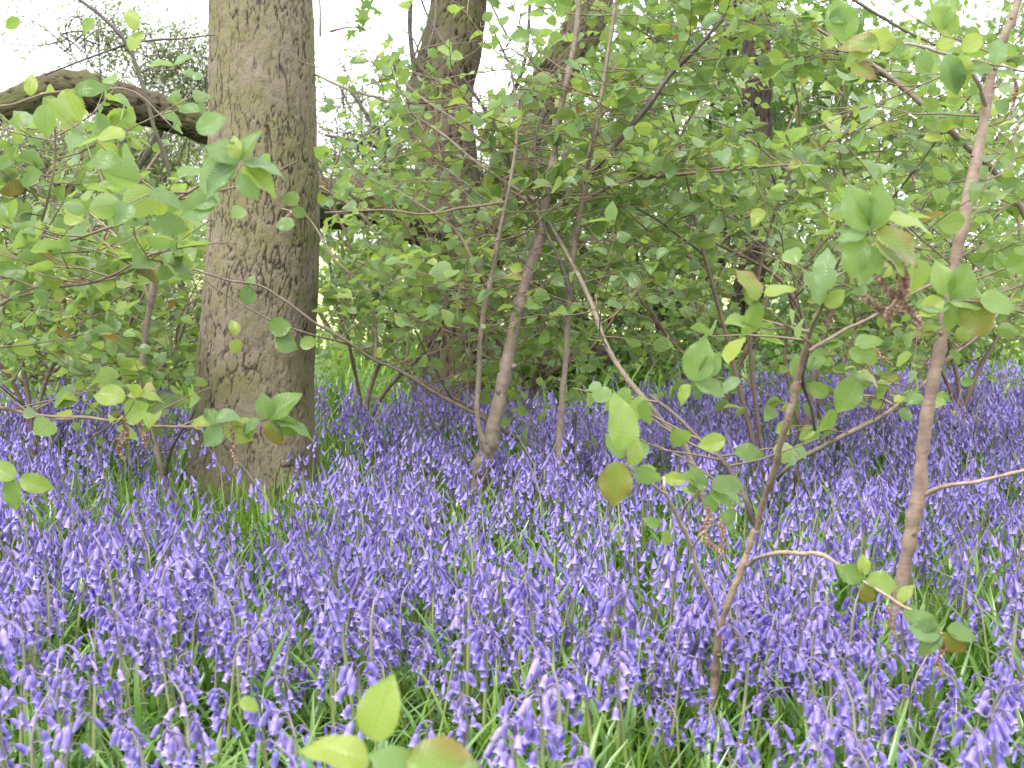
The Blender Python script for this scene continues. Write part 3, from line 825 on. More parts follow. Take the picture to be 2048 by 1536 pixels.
# ferns / cow parsley behind the trunk
def fern(px, y, seed, label, hh=.5, n=9):
    bx = at(px, 768, y)[0]; r = np.random.default_rng(seed)
    o = thing('fern', label, 'fern', (bx, y, 0), 'feathery ferns behind the bluebells')
    for k in range(n):
        a = k / n * 6.283 + r.normal(0, .2); L = hh * r.uniform(.8, 1.3); g = Geo()
        d = np.array((math.cos(a), math.sin(a), 0)); t = np.linspace(0, 1, 16)
        P = np.array((bx, y, 0)) + d * (t[:, None] ** 1.3) * L * .7 + np.array((0, 0, 1.)) * (np.sin(t * 2.2)[:, None]) * L * .85
        tube(g, P, np.linspace(.002, .0006, 16), 4, mat=0)
        h = np.cross(d, (0, 0, 1))
        for i in range(3, 16):
            for sgn in (-1, 1):
                ll = L * .26 * math.sin(math.pi * min(1, .12 + t[i] * .85)) + .01
                e = nrm(h * sgn + d * .35 + np.array((0, 0, -.15)) + r.normal(0, .08, 3))
                for q in range(5):
                    f = (q + .5) / 5
                    c = P[i] + e * ll * f; w = ll * .26 * (1.1 - f)
                    for s2 in (-1, 1):
                        ee = nrm(d * s2 + e * .6); pp = c + ee * w; m = nrm(np.cross(ee, (0, 0, 1)))
                        g.add([c - e * ll * .05, c + ee * w * .5 + e * ll * .06, pp, c + ee * w * .5 - e * ll * .05], [[0, 1, 2], [0, 2, 3]], None, 0, (r.random(), 0, .3))
        link('frond', g.mesh('frond', [M['blade']], (bx, y, 0)), o)
fern(690, 5.9, 71, 'blue green fern just right of the thick trunk', .42)
fern(760, 5.5, 72, 'fern half hidden left of the forked tree', .34)
fern(1180, 6.3, 73, 'fern behind the slender central stem', .4)
fern(330, 6.2, 74, 'fern behind the bluebells left of the thick trunk', .4)
fern(1500, 6.5, 75, 'fern at the back of the bluebells right of centre', .36)

# fallen log
lb = at(1130, 740, 6.5)
o = thing('fallen_log', 'dark broken log lying behind the bluebells right of the forked tree', 'log', (lb[0], 6.5, .0))
bark_tube([tuple(at(1000, 735, 6.5)), tuple(at(1080, 730, 6.5)), tuple(at(1170, 718, 6.5)), tuple(at(1215, 722, 6.5))], [.07, .075, .08, .07], M['bark_dark'], o, (lb[0], 6.5, 0), name='log', nu=48, vstep=.02, cell=.04, depth=.01, seed=77)

# ------------------------------------------------------------------ saplings
# right hand sapling
S1 = Plant('sapling', 'smooth pinkish brown sapling with a knee bend rising at the right of the picture', 'sapling', (at(1780, 1290, 2.4)[0], 2.42, 0), bark='stem_red', seed=101)
b = S1.base
bz = at(1781, 1270, 2.9)
P1 = [(1768, 1480, 2.407, 36), (1776, 1350, 2.407, 34), (1790, 1240, 2.407, 33), (1806, 1160, 2.407, 32), (1822, 1060, 2.407, 33), (1838, 990, 2.407, 36), (1846, 900, 2.407, 29), (1862, 780, 2.407, 29), (1885, 680, 2.407, 28), (1905, 560, 2.407, 27), (1928, 440, 2.407, 26), (1955, 310, 2.424, 24), (1973, 215, 2.449, 22), (1992, 120, 2.449, 20), (2030, 20, 2.449, 18), (2060, -90, 2.449, 16)]
P1 = [(a_, b_, c_, w_ * .88) for a_, b_, c_, w_ in P1]
Q1, R1 = S1.stem(P1, name='trunk', sides=16, jit=.0015, lump=.012)
S1.stem([(1843, 992, 2.407, 12), (1890, 972, 2.365, 9), (1960, 962, 2.324, 8), (2048, 940, 2.282, 7), (2150, 915, 2.241, 6)], bark='dry_twig')
S1.stem([(1973, 215, 2.449, 11), (1955, 165, 2.407, 9), (1925, 125, 2.365, 7), (1880, 105, 2.324, 6), (1820, 88, 2.282, 6), (1770, 90, 2.241, 4)], bark='dry_twig')
S1.stem([(1990, 138, 2.407, 8), (1940, 120, 2.365, 6), (1990, 130, 2.324, 6), (2060, 145, 2.282, 5)], bark='twig')
S1.twigs(Q1, R1, .55, 1, 16, L=(.25, .5), lv=1, size=(.034, .058))
for a in [(1760,92,2.158,85,165,1),(1755,85,2.158,80,195,3),(1790,95,2.158,76,150,0),(1810,90,2.158,59,-165,2),(1880,60,2.075,93,80,1),(1905,70,2.075,80,120,2),(1925,100,2.075,59,35,0),(1990,130,2.075,68,75,1),(1985,140,2.075,63,170,0),(1995,145,2.075,72,-15,2),(1930,110,2.075,80,-105,3),(1895,110,2.075,93,-75,1),(1840,105,2.116,51,-60,0),(1700,130,2.158,68,-20,0),(1690,80,2.075,93,100,2),(1660,40,2.075,68,20,1)]:
    S1.leaf(a[0], a[1], a[2], a[3], a[4], tilt=.6, roll=S1.r.uniform(-.6, .6), vi=a[5], mat='bronze' if a[4] in (165, -20) and a[3] < 90 else 'leaf')
S1.catkin(2025, 150, 2.25, [(0, 0), (8, 25), (2, 55), (-6, 90)], 12)
S1.finish(power=.8)

# forked foreground sapling
S2 = Plant('sapling', 'slender sapling forking low into several stems in the right foreground', 'sapling', (at(1432, 1380, 1.98)[0], 2.0, 0), bark='stem', seed=102, bronze=.03)
S2.stem([(1415, 1640, 1.99, 17), (1425, 1400, 2.014, 16), (1432, 1340, 2.014, 16), (1440, 1255, 1.991, 16)], name='trunk', bark='stem_red', sides=12, jit=.001)
QA, RA = S2.stem([(1440, 1262, 1.991, 15), (1458, 1200, 1.976, 14), (1478, 1150, 1.976, 15), (1492, 1110, 1.976, 14), (1512, 1058, 1.976, 15)], bark='stem_red', jit=.001)
QB, RB = S2.stem([(1512, 1060, 1.976, 12), (1528, 1000, 1.961, 12), (1546, 955, 1.938, 15), (1560, 890, 1.915, 14), (1578, 830, 1.900, 15), (1592, 780, 1.900, 18), (1602, 730, 1.885, 13), (1622, 660, 1.862, 11), (1645, 610, 1.824, 9), (1662, 560, 1.786, 7), (1690, 500, 1.672, 6), (1725, 460, 1.596, 5)], bark='twig', jit=.001)
QC, RC = S2.stem([(1512, 1060, 1.976, 11), (1495, 1010, 1.976, 11), (1478, 965, 1.991, 12), (1440, 915, 2.014, 11), (1400, 880, 2.052, 9), (1350, 830, 2.090, 8), (1300, 790, 2.166, 8)], bark='dark_twig', jit=.001)
QD, RD = S2.stem([(1440, 1262, 1.976, 8), (1425, 1205, 1.938, 8), (1400, 1150, 1.900, 9), (1380, 1090, 1.862, 10), (1360, 1042, 1.824, 11), (1345, 1010, 1.786, 7), (1330, 980, 1.748, 6), (1328, 955, 1.748, 5)], bark='pale_twig', jit=.001)
S2.stem([(1332, 988, 1.748, 6), (1300, 965, 1.710, 5), (1275, 945, 1.672, 5), (1240, 925, 1.634, 5)], bark='dry_twig')
S2.stem([(1362, 1035, 1.824, 5), (1372, 1012, 1.786, 5), (1395, 985, 1.748, 5), (1410, 975, 1.748, 4)], bark='dry_twig')
S2.stem([(1382, 1100, 1.862, 5), (1398, 1075, 1.824, 5), (1405, 1062, 1.824, 4), (1440, 1045, 1.786, 3)], bark='dry_twig')
QE, RE = S2.stem([(1493, 1132, 1.976, 8), (1515, 1116, 1.900, 8), (1545, 1108, 1.862, 9), (1600, 1106, 1.824, 10), (1650, 1112, 1.786, 9), (1700, 1145, 1.748, 7), (1730, 1165, 1.733, 6), (1780, 1195, 1.710, 6), (1830, 1225, 1.672, 6), (1885, 1268, 1.634, 5)], bark='dry_twig')
S2.stem([(1620, 685, 1.862, 6), (1580, 655, 1.824, 5), (1540, 625, 1.786, 4), (1515, 605, 1.748, 4)], bark='twig')
S2.stem([(1612, 705, 1.885, 7), (1680, 665, 1.976, 7), (1760, 625, 2.128, 6), (1860, 570, 2.280, 6), (1960, 540, 2.356, 5)], bark='twig')
S2.stem([(1615, 700, 1.885, 8), (1605, 760, 1.900, 10), (1618, 800, 1.938, 8), (1630, 860, 1.976, 7)], bark='dark_twig')
for a in [  # clusters along the stems, each: x, y, depth, length, angle, variant, material
 (1250,935,1.634,90,-110,1,'leaf'),(1235,925,1.596,115,-98,2,'bronze'),(1245,915,1.634,75,118,0,'leaf'),(1260,930,1.634,75,60,3,'leaf'),(1270,935,1.634,85,-40,1,'leaf'),(1240,900,1.596,150,80,1,'leaf'),(1275,945,1.672,50,10,0,'leaf'),
 (1290,800,1.748,70,-95,1,'leaf'),(1255,775,1.748,60,-110,0,'leaf'),
 (1412,978,1.748,75,140,2,'leaf'),(1420,985,1.748,70,-25,0,'leaf'),(1415,990,1.748,60,-75,1,'leaf'),(1425,975,1.748,95,20,3,'leaf'),(1405,980,1.748,70,112,2,'leaf'),(1400,985,1.748,50,160,0,'leaf'),(1440,990,1.786,75,-10,1,'leaf'),
 (1320,1050,1.824,45,160,0,'leaf'),(1330,1060,1.824,50,-80,1,'leaf'),(1440,1045,1.786,50,35,0,'leaf'),(1445,1040,1.786,45,-40,1,'leaf'),
 (1725,1160,1.733,75,150,0,'leaf'),(1730,1165,1.733,70,-82,1,'bronze'),(1735,1158,1.733,85,-18,2,'leaf'),(1728,1150,1.733,55,90,0,'leaf'),(1800,1205,1.710,60,60,1,'leaf'),(1810,1210,1.710,70,-60,0,'leaf'),
 (1890,1265,1.634,90,-60,1,'bronze'),(1895,1260,1.634,85,-12,0,'leaf'),(1880,1268,1.634,80,165,2,'leaf'),(1870,1262,1.634,80,135,3,'leaf'),(1885,1270,1.634,85,-150,1,'leaf'),
 (1512,603,1.748,105,-100,1,'leaf'),(1515,600,1.748,95,120,2,'bronze'),(1530,590,1.748,80,20,0,'leaf'),(1500,610,1.748,55,80,3,'leaf'),
 (1385,760,1.672,110,70,2,'leaf'),(1390,765,1.672,100,-5,3,'leaf'),(1400,750,1.672,80,40,0,'leaf'),(1380,770,1.672,60,-130,1,'leaf'),
 (1640,610,1.786,100,110,2,'leaf'),(1650,610,1.786,65,30,0,'leaf'),(1655,580,1.748,110,95,1,'leaf'),
 (1710,690,1.900,75,15,0,'leaf'),(1700,700,1.900,85,-20,1,'leaf'),(1715,760,1.824,95,-125,2,'leaf'),(1720,745,1.824,75,-15,3,'bronze'),(1665,820,1.900,70,-110,1,'leaf'),(1655,790,1.900,60,150,0,'leaf'),(1600,760,1.900,65,100,0,'leaf'),(1610,740,1.900,60,30,2,'leaf'),
 # the big cluster near the top of the right stem
 (1735,460,1.444,120,110,2,'leaf'),(1745,455,1.444,120,70,0,'leaf'),(1780,440,1.406,130,8,3,'leaf'),(1730,470,1.444,70,175,1,'leaf'),(1755,470,1.444,150,-22,1,'bronze'),(1725,480,1.444,100,-110,2,'leaf'),(1750,480,1.444,120,-40,0,'leaf'),(1735,490,1.444,90,-75,1,'leaf'),(1740,450,1.444,90,95,1,'leaf'),
 (1480,760,1.824,60,200,1,'leaf'),(1450,880,1.976,70,190,0,'leaf'),(1470,905,1.976,75,-5,2,'leaf'),(1370,960,1.824,60,170,1,'leaf')]:
    S2.leaf(a[0], a[1], a[2], a[3] * .88, a[4], tilt=.5, roll=S2.r.uniform(-.7, .7), vi=a[5], mat=a[6])
S2.catkin(1755, 495, 1.482, [(0, 0), (30, 25), (52, 70), (40, 115), (15, 135)], 30)
S2.catkin(1750, 540, 1.505, [(0, 0), (20, 35), (50, 60), (80, 95), (95, 120)], 22)
S2.catkin(1720, 590, 1.505, [(0, 0), (30, 20), (55, 45), (60, 70)], 20)
S2.catkin(1412, 1010, 1.748, [(0, 0), (8, 25), (-5, 50), (10, 80), (30, 92)], 15)
S2.catkin(1440, 1040, 1.748, [(0, 0), (8, 25), (2, 55), (-2, 75)], 14)
S2.catkin(1882, 1270, 1.634, [(0, 0), (4, 30), (-6, 55), (0, 80)], 15)
S2.catkin(1772, 1210, 1.710, [(0, 0), (10, 25), (14, 45), (20, 70)], 10)
S2.twigs(QC, RC, .2, 1, 7, L=(.12, .3), lv=0)
S2.twigs(QB, RB, .45, .9, 5, L=(.1, .25), lv=0, size=(.035, .06))
S2.finish(power=.6)

# long pale pole leaning to the upper left from the forked one
S2b = Plant('sapling', 'long grey stem leaning up to the left across the middle of the picture', 'sapling', (at(1420, 930, 3.4)[0], 3.4, 0), bark='stem', seed=103)
bb = at(1385, 940, 3.4)
QF, RF = S2b.stem3(np.array([(bb[0] + .12, 3.4, -.02), (bb[0] + .05, 3.4, .16)] + [at(*r) for r in ((1372, 895, 3.4), (1330, 850, 3.4), (1290, 800, 3.4), (1245, 745, 3.42), (1212, 690, 3.45), (1180, 600, 3.5), (1130, 500, 3.6), (1080, 415, 3.65), (1010, 320, 3.7), (930, 255, 3.7), (830, 185, 3.75), (755, 110, 3.8))]),
   np.array([12, 12, 12, 12, 12, 11, 11, 10, 8, 7.5, 7, 6, 5, 4]) * 3.5 / FPX / 2, sides=12, name='trunk')
S2b.stem([(1070, 400, 3.65, 7), (960, 330, 3.7, 6), (880, 265, 3.75, 6), (780, 205, 3.8, 5), (700, 180, 3.9, 5), (620, 145, 4.0, 4)])
S2b.stem([(1030, 345, 3.68, 8), (990, 250, 3.68, 7), (930, 160, 3.68, 6), (890, 90, 3.68, 5), (850, 20, 3.7, 4), (830, -60, 3.7, 3)], bark='dark_twig')
S2b.twigs(QF, RF, .45, 1, 30, L=(.2, .5), size=(.034, .062), lv=1)
S2b.finish()

# central thicker sapling with twin stem
S3 = Plant('sapling', 'thicker knobbly grey sapling standing before the forked tree in the centre', 'sapling', (at(958, 985, 3.65)[0], 3.65, 0), bark='stem', seed=104)
b = at(958, 985, 3.65)
P = [(b[0] - .015, 3.65, -.03)] + [tuple(at(*r)) for r in ((962, 950, 3.65), (975, 900, 3.65), (988, 845, 3.65), (1003, 780, 3.65), (1022, 690, 3.65), (1035, 620, 3.65), (1058, 545, 3.65), (1078, 480, 3.65), (1092, 400, 3.65), (1108, 310, 3.7), (1125, 200, 3.7), (1150, 80, 3.7), (1165, -80, 3.7))]
Q3, R3 = S3.stem3(np.array(P), np.array([40, 38, 36, 30, 27, 26, 24, 26, 24, 18, 15, 13, 11, 9]) * 3.65 / FPX / 2, name='trunk', sides=16, lump=.02)
Q4, R4 = S3.stem([(975, 905, 3.62, 15.8), (955, 840, 3.62, 11.5), (958, 740, 3.62, 10.8), (965, 640, 3.6, 10.8), (985, 540, 3.6, 11.5), (1005, 440, 3.58, 8.6), (1022, 360, 3.56, 7.2), (1035, 240, 3.56, 5.8), (1020, 120, 3.56, 4.3)])
S3.stem([(975, 580, 3.6, 9), (945, 520, 3.56, 8), (915, 465, 3.56, 6), (870, 430, 3.56, 5), (800, 385, 3.56, 4)], bark='twig')
S3.stem([(1085, 480, 3.65, 12), (1060, 410, 3.62, 7), (1020, 380, 3.62, 5)], bark='twig')
S3.stem([(1010, 405, 3.58, 6), (930, 415, 3.55, 5), (850, 428, 3.5, 5), (760, 420, 3.45, 4), (650, 425, 3.4, 3)], bark='twig')
S3.twigs(Q3, R3, .35, 1, 26, L=(.25, .6), lv=1)
S3.twigs(Q4, R4, .3, 1, 26, L=(.25, .6), lv=1)
S3.finish()

# slender straight stem with dark side branch
S5 = Plant('sapling', 'slender upright stem right of the central sapling with a dark side branch rising right', 'sapling', (at(1118, 960, 3.66)[0], 3.56, 0), bark='stem', seed=105)
b = at(1118, 970, 3.66)
Q5, R5 = S5.stem3(np.array([(b[0], 3.56, -.02)] + [at(*r) for r in ((1119, 900, 3.66), (1125, 800, 3.66), (1133, 690, 3.66), (1140, 600, 3.66), (1148, 500, 3.66), (1165, 400, 3.66), (1180, 310, 3.66), (1198, 220, 3.66), (1214, 120, 3.66), (1232, 0, 3.66), (1245, -120, 3.66))]),
   np.array([14, 14, 13, 13, 12, 13, 13, 11, 10, 8, 7, 5]) * 3.66 / FPX / 2, name='trunk', sides=12)
QG, RG = S5.stem([(1182, 345, 3.6, 13), (1230, 290, 3.58, 12), (1290, 220, 3.55, 12), (1345, 145, 3.55, 9), (1400, 90, 3.5, 8), (1450, 30, 3.5, 6), (1490, -40, 3.5, 5)], bark='dark_twig')
QH, RH = S5.stem([(1172, 398, 3.6, 8), (1225, 370, 3.55, 8), (1300, 355, 3.5, 7), (1400, 345, 3.45, 6), (1510, 335, 3.4, 5), (1620, 325, 3.35, 4)], bark='twig')
S5.stem([(1145, 600, 3.56, 8), (1120, 520, 3.56, 7), (1085, 440, 3.58, 6), (1070, 300, 3.55, 5), (1090, 200, 3.55, 4)], bark='dark_twig')
S5.twigs(Q5, R5, .35, 1, 28, L=(.25, .6))
S5.twigs(QG, RG, .1, 1, 18, L=(.2, .5)); S5.twigs(QH, RH, .1, 1, 16, L=(.15, .4))
S5.finish()

# double stem sweeping down to the right
S6 = Plant('sapling', 'pair of long thin stems arching low from the short stub across to the thick trunk', 'sapling', (at(1148, 975, 4.0)[0], 4.0, 0), bark='stem', seed=106)
b = at(1150, 985, 4.0)
S6.stem3(np.array([(b[0], 4.0, -.02), at(1143, 940, 4.0), at(1146, 890, 4.0), at(1152, 825, 4.0)]), np.array([11, 11, 10, 8]) * 4.0 / FPX / 2, name='stub', bark='dark_twig')
QI, RI = S6.stem([(1143, 945, 4.0, 7.8), (1110, 918, 3.98, 8.6), (1060, 893, 3.95, 8.6), (1010, 862, 3.9, 8.6), (955, 830, 3.88, 7.8), (870, 785, 3.85, 7.8), (800, 742, 3.82, 7.0), (745, 718, 3.8, 7.0), (690, 680, 3.78, 6.2), (630, 645, 3.75, 5.5), (575, 605, 3.72, 5.5), (520, 572, 3.7, 4.7), (455, 560, 3.65, 3.9), (380, 535, 3.6, 3.9), (330, 515, 3.6, 3.1)])
QJ, RJ = S6.stem([(1005, 855, 3.93, 5.5), (950, 820, 3.92, 6.2), (860, 772, 3.9, 5.5), (780, 728, 3.88, 4.7), (700, 690, 3.8, 4.7), (620, 668, 3.7, 3.9), (540, 640, 3.65, 3.9), (470, 600, 3.6, 3.1), (400, 555, 3.55, 3.1), (345, 535, 3.5, 2.3)])
S6.stem([(750, 722, 3.82, 7), (752, 660, 3.82, 6), (742, 610, 3.82, 5), (715, 560, 3.82, 5), (670, 520, 3.82, 5), (620, 440, 3.85, 4), (575, 420, 3.85, 4), (500, 412, 3.9, 4), (440, 415, 3.9, 3)])
S6.stem([(935, 822, 3.9, 6), (900, 790, 3.9, 5), (855, 710, 3.9, 4), (830, 660, 3.9, 4)], bark='dark_twig')
S6.stem([(935, 820, 3.9, 4), (938, 700, 3.9, 4), (935, 600, 3.92, 4), (928, 540, 3.95, 3)], bark='dry_twig')
S6.twigs(QI, RI, .05, .75, 14, L=(.15, .45), el=(.1, .9))
S6.twigs(QJ, RJ, .1, .6, 10, L=(.15, .4), el=(.1, .9))
for a in [(575,410,3.8,45,60),(585,420,3.8,40,-20),(500,575,3.7,35,70),(495,610,3.7,55,85),(470,670,3.6,45,100),(465,680,3.6,40,-60),(540,660,3.6,60,20),(550,680,3.6,65,-15),(600,690,3.6,50,10)]:
    S6.leaf(a[0], a[1], a[2], a[3] * .8, a[4], tilt=.4, roll=S6.r.uniform(-.6, .6), kind='mid')
S6.catkin(585, 425, 3.75, [(0, 0), (-8, 10), (-3, 25)], 12)
S6.finish()

# left sapling
S7 = Plant('sapling', 'dark thin sapling with a broken top just left of the thick trunk', 'sapling', (at(385, 1070, 3.6)[0], 3.6, 0), bark='stem', seed=107, bronze=.02)
b = at(388, 1085, 3.6)
Q7, R7 = S7.stem3(np.array([(b[0] + .03, 3.6, -.02)] + [at(*r) for r in ((375, 1050, 3.6), (350, 1005, 3.6), (328, 960, 3.6), (312, 900, 3.6), (297, 850, 3.6), (285, 770, 3.6), (288, 690, 3.6), (298, 620, 3.6), (310, 560, 3.6), (330, 505, 3.6))]),
   np.array([13, 13, 12, 13, 12, 11, 12, 13, 14, 15, 14]) * 3.6 / FPX / 2, name='trunk', sides=12)
S7.stem([(330, 962, 3.6, 7), (337, 920, 3.58, 7), (352, 880, 3.55, 6), (385, 830, 3.5, 5), (392, 795, 3.5, 4)], bark='dark_twig')
S7.stem([(300, 610, 3.6, 6), (285, 560, 3.6, 5), (255, 510, 3.6, 5), (230, 470, 3.6, 4), (150, 400, 3.6, 3)], bark='dry_twig')
S7.stem([(325, 520, 3.6, 6), (290, 480, 3.5, 5), (255, 520, 3.5, 5)], bark='dark_twig')
S7.twigs(Q7, R7, .35, 1, 26, L=(.2, .5), az=(1.7, 4.9), size=(.034, .062))
S7.finish(power=.8)

# out of frame sapling at the left sending branches in
S8 = Plant('sapling', 'sapling at the left edge with long level branches reaching in over the bluebells', 'sapling', (at(-260, 800, 2.6)[0], 2.6, 0), bark='twig', seed=108, bronze=.02)
b = S8.base
S8.stem3(np.array([(b[0], 2.6, -.02), (b[0] + .02, 2.6, .5), (b[0], 2.62, 1.0), (b[0] + .05, 2.6, 1.6), (b[0] + .12, 2.6, 2.1)]), np.array([.012, .011, .009, .006, .004]), name='trunk')
a0 = np.array((b[0] + .02, 2.6, .55))
QK, RK = S8.stem3(np.array([a0] + [at(*r) for r in ((-60, 810, 2.55), (60, 828, 2.5), (180, 838, 2.45), (300, 852, 2.4), (400, 855, 2.35), (480, 850, 2.3), (545, 836, 2.28))]), np.array([9, 8, 7, 7, 6, 6, 5, 4]) * 2.4 / FPX / 2)
QL, RL = S8.stem3(np.array([(b[0], 2.6, .9)] + [at(*r) for r in ((-60, 610, 2.5), (30, 595, 2.5), (110, 575, 2.45), (200, 560, 2.4), (260, 530, 2.35), (320, 500, 2.35))]), np.array([9, 8, 8, 7, 6, 5, 4]) * 2.4 / FPX / 2)
QM_, RM = S8.stem3(np.array([(b[0], 2.6, .8)] + [at(*r) for r in ((-40, 700, 2.7), (20, 570, 2.7), (70, 480, 2.7), (100, 380, 2.65), (110, 300, 2.65), (105, 200, 2.6))]), np.array([9, 8, 8, 7, 6, 5, 4]) * 2.4 / FPX / 2)
QN, RN = S8.stem3(np.array([at(60, 495, 2.7)] + [at(*r) for r in ((140, 480, 2.5), (220, 455, 2.3), (300, 425, 2.1), (370, 390, 1.9), (430, 350, 1.75), (470, 330, 1.65))]), np.array([7, 7, 6, 6, 5, 5, 4]) * 2.2 / FPX / 2)
S8.stem3(np.array([(b[0], 2.6, 1.1)] + [at(*r) for r in ((-60, 220, 2.6), (20, 210, 2.6), (100, 185, 2.5), (190, 178, 2.5), (270, 185, 2.5), (350, 260, 2.5))]), np.array([7, 6, 5, 5, 4, 4, 3]) * 2.4 / FPX / 2)
S8.stem([(130, -20, 2.8, 5), (200, 30, 2.8, 7), (255, 90, 2.8, 8), (285, 170, 2.8, 8), (310, 260, 2.8, 8), (335, 330, 2.8, 7), (345, 400, 2.8, 5)], bark='dark_twig')
S8.stem([(90, 150, 2.9, 3), (180, 115, 2.85, 4), (270, 85, 2.8, 5), (350, 78, 2.85, 4), (430, 70, 2.9, 3)], bark='dark_twig')
S8.twigs(QK, RK, .2, .8, 9, L=(.08, .25), lv=0, size=(.038, .062))
S8.twigs(QL, RL, .1, 1, 16, L=(.1, .35), lv=1, size=(.038, .062))
S8.twigs(QM_, RM, .1, 1, 24, L=(.1, .35), lv=1, size=(.038, .062))
S8.twigs(QN, RN, .1, .8, 12, L=(.08, .25), lv=0, size=(.05, .07))
for a in [ # near cluster at the bough end
 (470,335,1.6,100,205,1,.2),(480,320,1.6,85,150,0,.5),(485,320,1.6,75,60,2,.9),(490,325,1.6,90,5,3,1.0),(485,335,1.6,95,-28,1,.9),(480,345,1.6,70,-60,0,.5),(470,330,1.6,120,197,3,.1),(475,320,1.6,60,100,1,.6),
 (395,262,1.9,70,25,2,.8),(240,330,1.9,85,160,1,.8),(250,270,2.1,70,175,0,.7),(440,405,1.8,80,170,1,.6),(430,400,1.8,85,-160,2,.5),(300,440,2.0,85,-10,3,.6),
 # cluster at the end of the level branch
 (540,835,2.28,85,38,2,.3),(545,840,2.28,75,-28,1,.7),(550,840,2.28,95,-2,3,.8),(535,838,2.28,60,100,0,.4),(520,842,2.28,50,-160,1,.8),(500,845,2.3,40,-100,0,.3),(440,850,2.3,55,130,1,.5),(445,855,2.3,60,-140,2,.6),(450,852,2.3,70,-30,0,.4),(420,850,2.35,50,160,3,.9),(470,850,2.3,45,20,1,.9),
 (540,840,2.28,70,-80,1,1.1),
 (250,795,2.4,75,170,0,.7),(255,790,2.4,80,15,3,.9),(260,800,2.4,60,-40,1,.5),(30,955,2.2,70,150,0,.8),(30,960,2.2,70,-100,2,.1),(40,958,2.2,75,-20,1,.6),
 (130,180,2.3,75,-70,2,.1),(150,185,2.3,70,15,1,.3),(90,210,2.3,70,-95,0,.3),(260,100,2.5,50,60,0,.3),(270,60,2.5,55,100,1,.4),(300,130,2.5,50,10,0,.6),(350,130,2.6,45,30,2,.5),(190,40,2.6,45,-150,1,.5),(60,190,2.4,50,80,1,.2),(40,40,2.6,40,200,0,.3)]:
    S8.leaf(a[0], a[1], a[2], a[3], a[4], tilt=a[6], roll=S8.r.uniform(-.5, .5), vi=a[5], mat='bronze' if (a[3] == 70 and a[4] in (-80,)) else 'leaf')
S8.catkin(240, 830, 2.35, [(0, 0), (12, 30), (-2, 60), (8, 90)], 16)
S8.catkin(250, 832, 2.35, [(0, 0), (28, 15), (38, 45), (42, 65)], 12)
S8.catkin(463, 845, 2.29, [(0, 0), (2, 35), (4, 60), (12, 90)], 12)
S8.stem([(250, 800, 2.4, 4), (240, 830, 2.4, 4), (180, 880, 2.45, 3)], bark='dark_twig')
S8.finish(power=.7)

# branch ends close to the lens, bottom middle
S9 = Plant('sapling', 'low seedling close to the camera with large blurred pale leaves at the bottom edge', 'sapling', (at(800, 1536, .95)[0], .95, 0), bark='twig', seed=109)
b = S9.base
S9.stem3(np.array([(b[0] + .02, .97, -.01), (b[0] + .01, .96, .15), at(800, 1600, .95), at(790, 1530, .93)]), np.array([.0035, .003, .0025, .0018]), name='trunk')
for a in [(742,1478,.95,150,72,0,'leaf',.15),(830,1545,.9,115,152,0,'leaf',.9),(815,1520,.9,170,-12,2,'bronze',.9),(735,1530,.93,160,148,1,'leaf',.9),(700,1560,.9,120,10,3,'leaf',1.1),(860,1570,.9,120,25,0,'leaf',.8),(480,1400,1.3,50,-30,0,'leaf',.6)]:
    S9.leaf(a[0], a[1], a[2], a[3], a[4], tilt=a[7], roll=S9.r.uniform(-.3, .3), vi=a[5], mat=a[6])
S9.finish(cull=False)

# right edge sapling, large leaves in front of the pink stem
S10 = Plant('sapling', 'sapling off the right edge with a few large leaves overlapping the pinkish sapling', 'sapling', (at(2330, 900, 2.2)[0], 2.2, 0), bark='twig', seed=110, bronze=.08)
b = S10.base
S10.stem3(np.array([(b[0], 2.2, -.02), (b[0], 2.2, .6), (b[0] - .02, 2.2, 1.2), (b[0] - .1, 2.2, 1.7)]), np.array([.010, .009, .007, .004]), name='trunk')
QO, RO = S10.stem3(np.array([(b[0], 2.2, .75)] + [at(*r) for r in ((2160, 660, 2.1), (2050, 625, 2.05), (1960, 605, 2.0), (1905, 600, 2.0))]), np.array([6, 5, 5, 4, 3]) * 2.1 / FPX / 2)
for a in [(1905,600,2.0,90,62,2,'leaf',.3),(1900,600,2.0,105,5,1,'leaf',.9),(1900,610,2.0,70,175,0,'leaf',.6),(1920,615,2.0,130,-25,3,'bronze',.5),(1895,605,2.0,75,-75,1,'leaf',.6),(1960,600,2.0,90,-10,0,'leaf',.8),(1890,590,2.0,80,100,0,'leaf',.5),(1885,600,2.0,60,-150,2,'leaf',.7)]:
    S10.leaf(a[0], a[1], a[2], a[3], a[4], tilt=a[7], roll=S10.r.uniform(-.5, .5), vi=a[5], mat=a[6])
S10.catkin(1740, 690, 2.2, [(0, 0), (20, 20), (45, 40)], 10)
S10.finish(cull=False)

# poles on the right
S11 = Plant('sapling', 'straight grey pole leaning down to the right across the upper right corner', 'sapling', (at(2160, 900, 3.9)[0], 3.9, 0), bark='stem', seed=111)
QP, RP = S11.stem3(np.array([(S11.base[0] + .25, 3.9, -.02), (S11.base[0] + .2, 3.9, .5)] + [at(*r) for r in ((2120, 560, 3.8), (2048, 425, 3.75), (1990, 345, 3.7), (1930, 290, 3.65), (1860, 222, 3.6), (1800, 170, 3.6), (1745, 130, 3.6), (1690, 90, 3.6), (1600, 40, 3.6))]),
   np.array([16, 16, 15, 14, 13, 13, 12, 12, 10, 7, 5]) * 3.7 / FPX / 2, name='trunk', sides=12)
S11.stem([(1660, -30, 3.3, 5), (1740, 20, 3.3, 6), (1800, 55, 3.3, 7), (1870, 90, 3.3, 5)], bark='dark_twig')
S11.twigs(QP, RP, .3, 1, 30, L=(.2, .5)); S11.finish(power=.9)

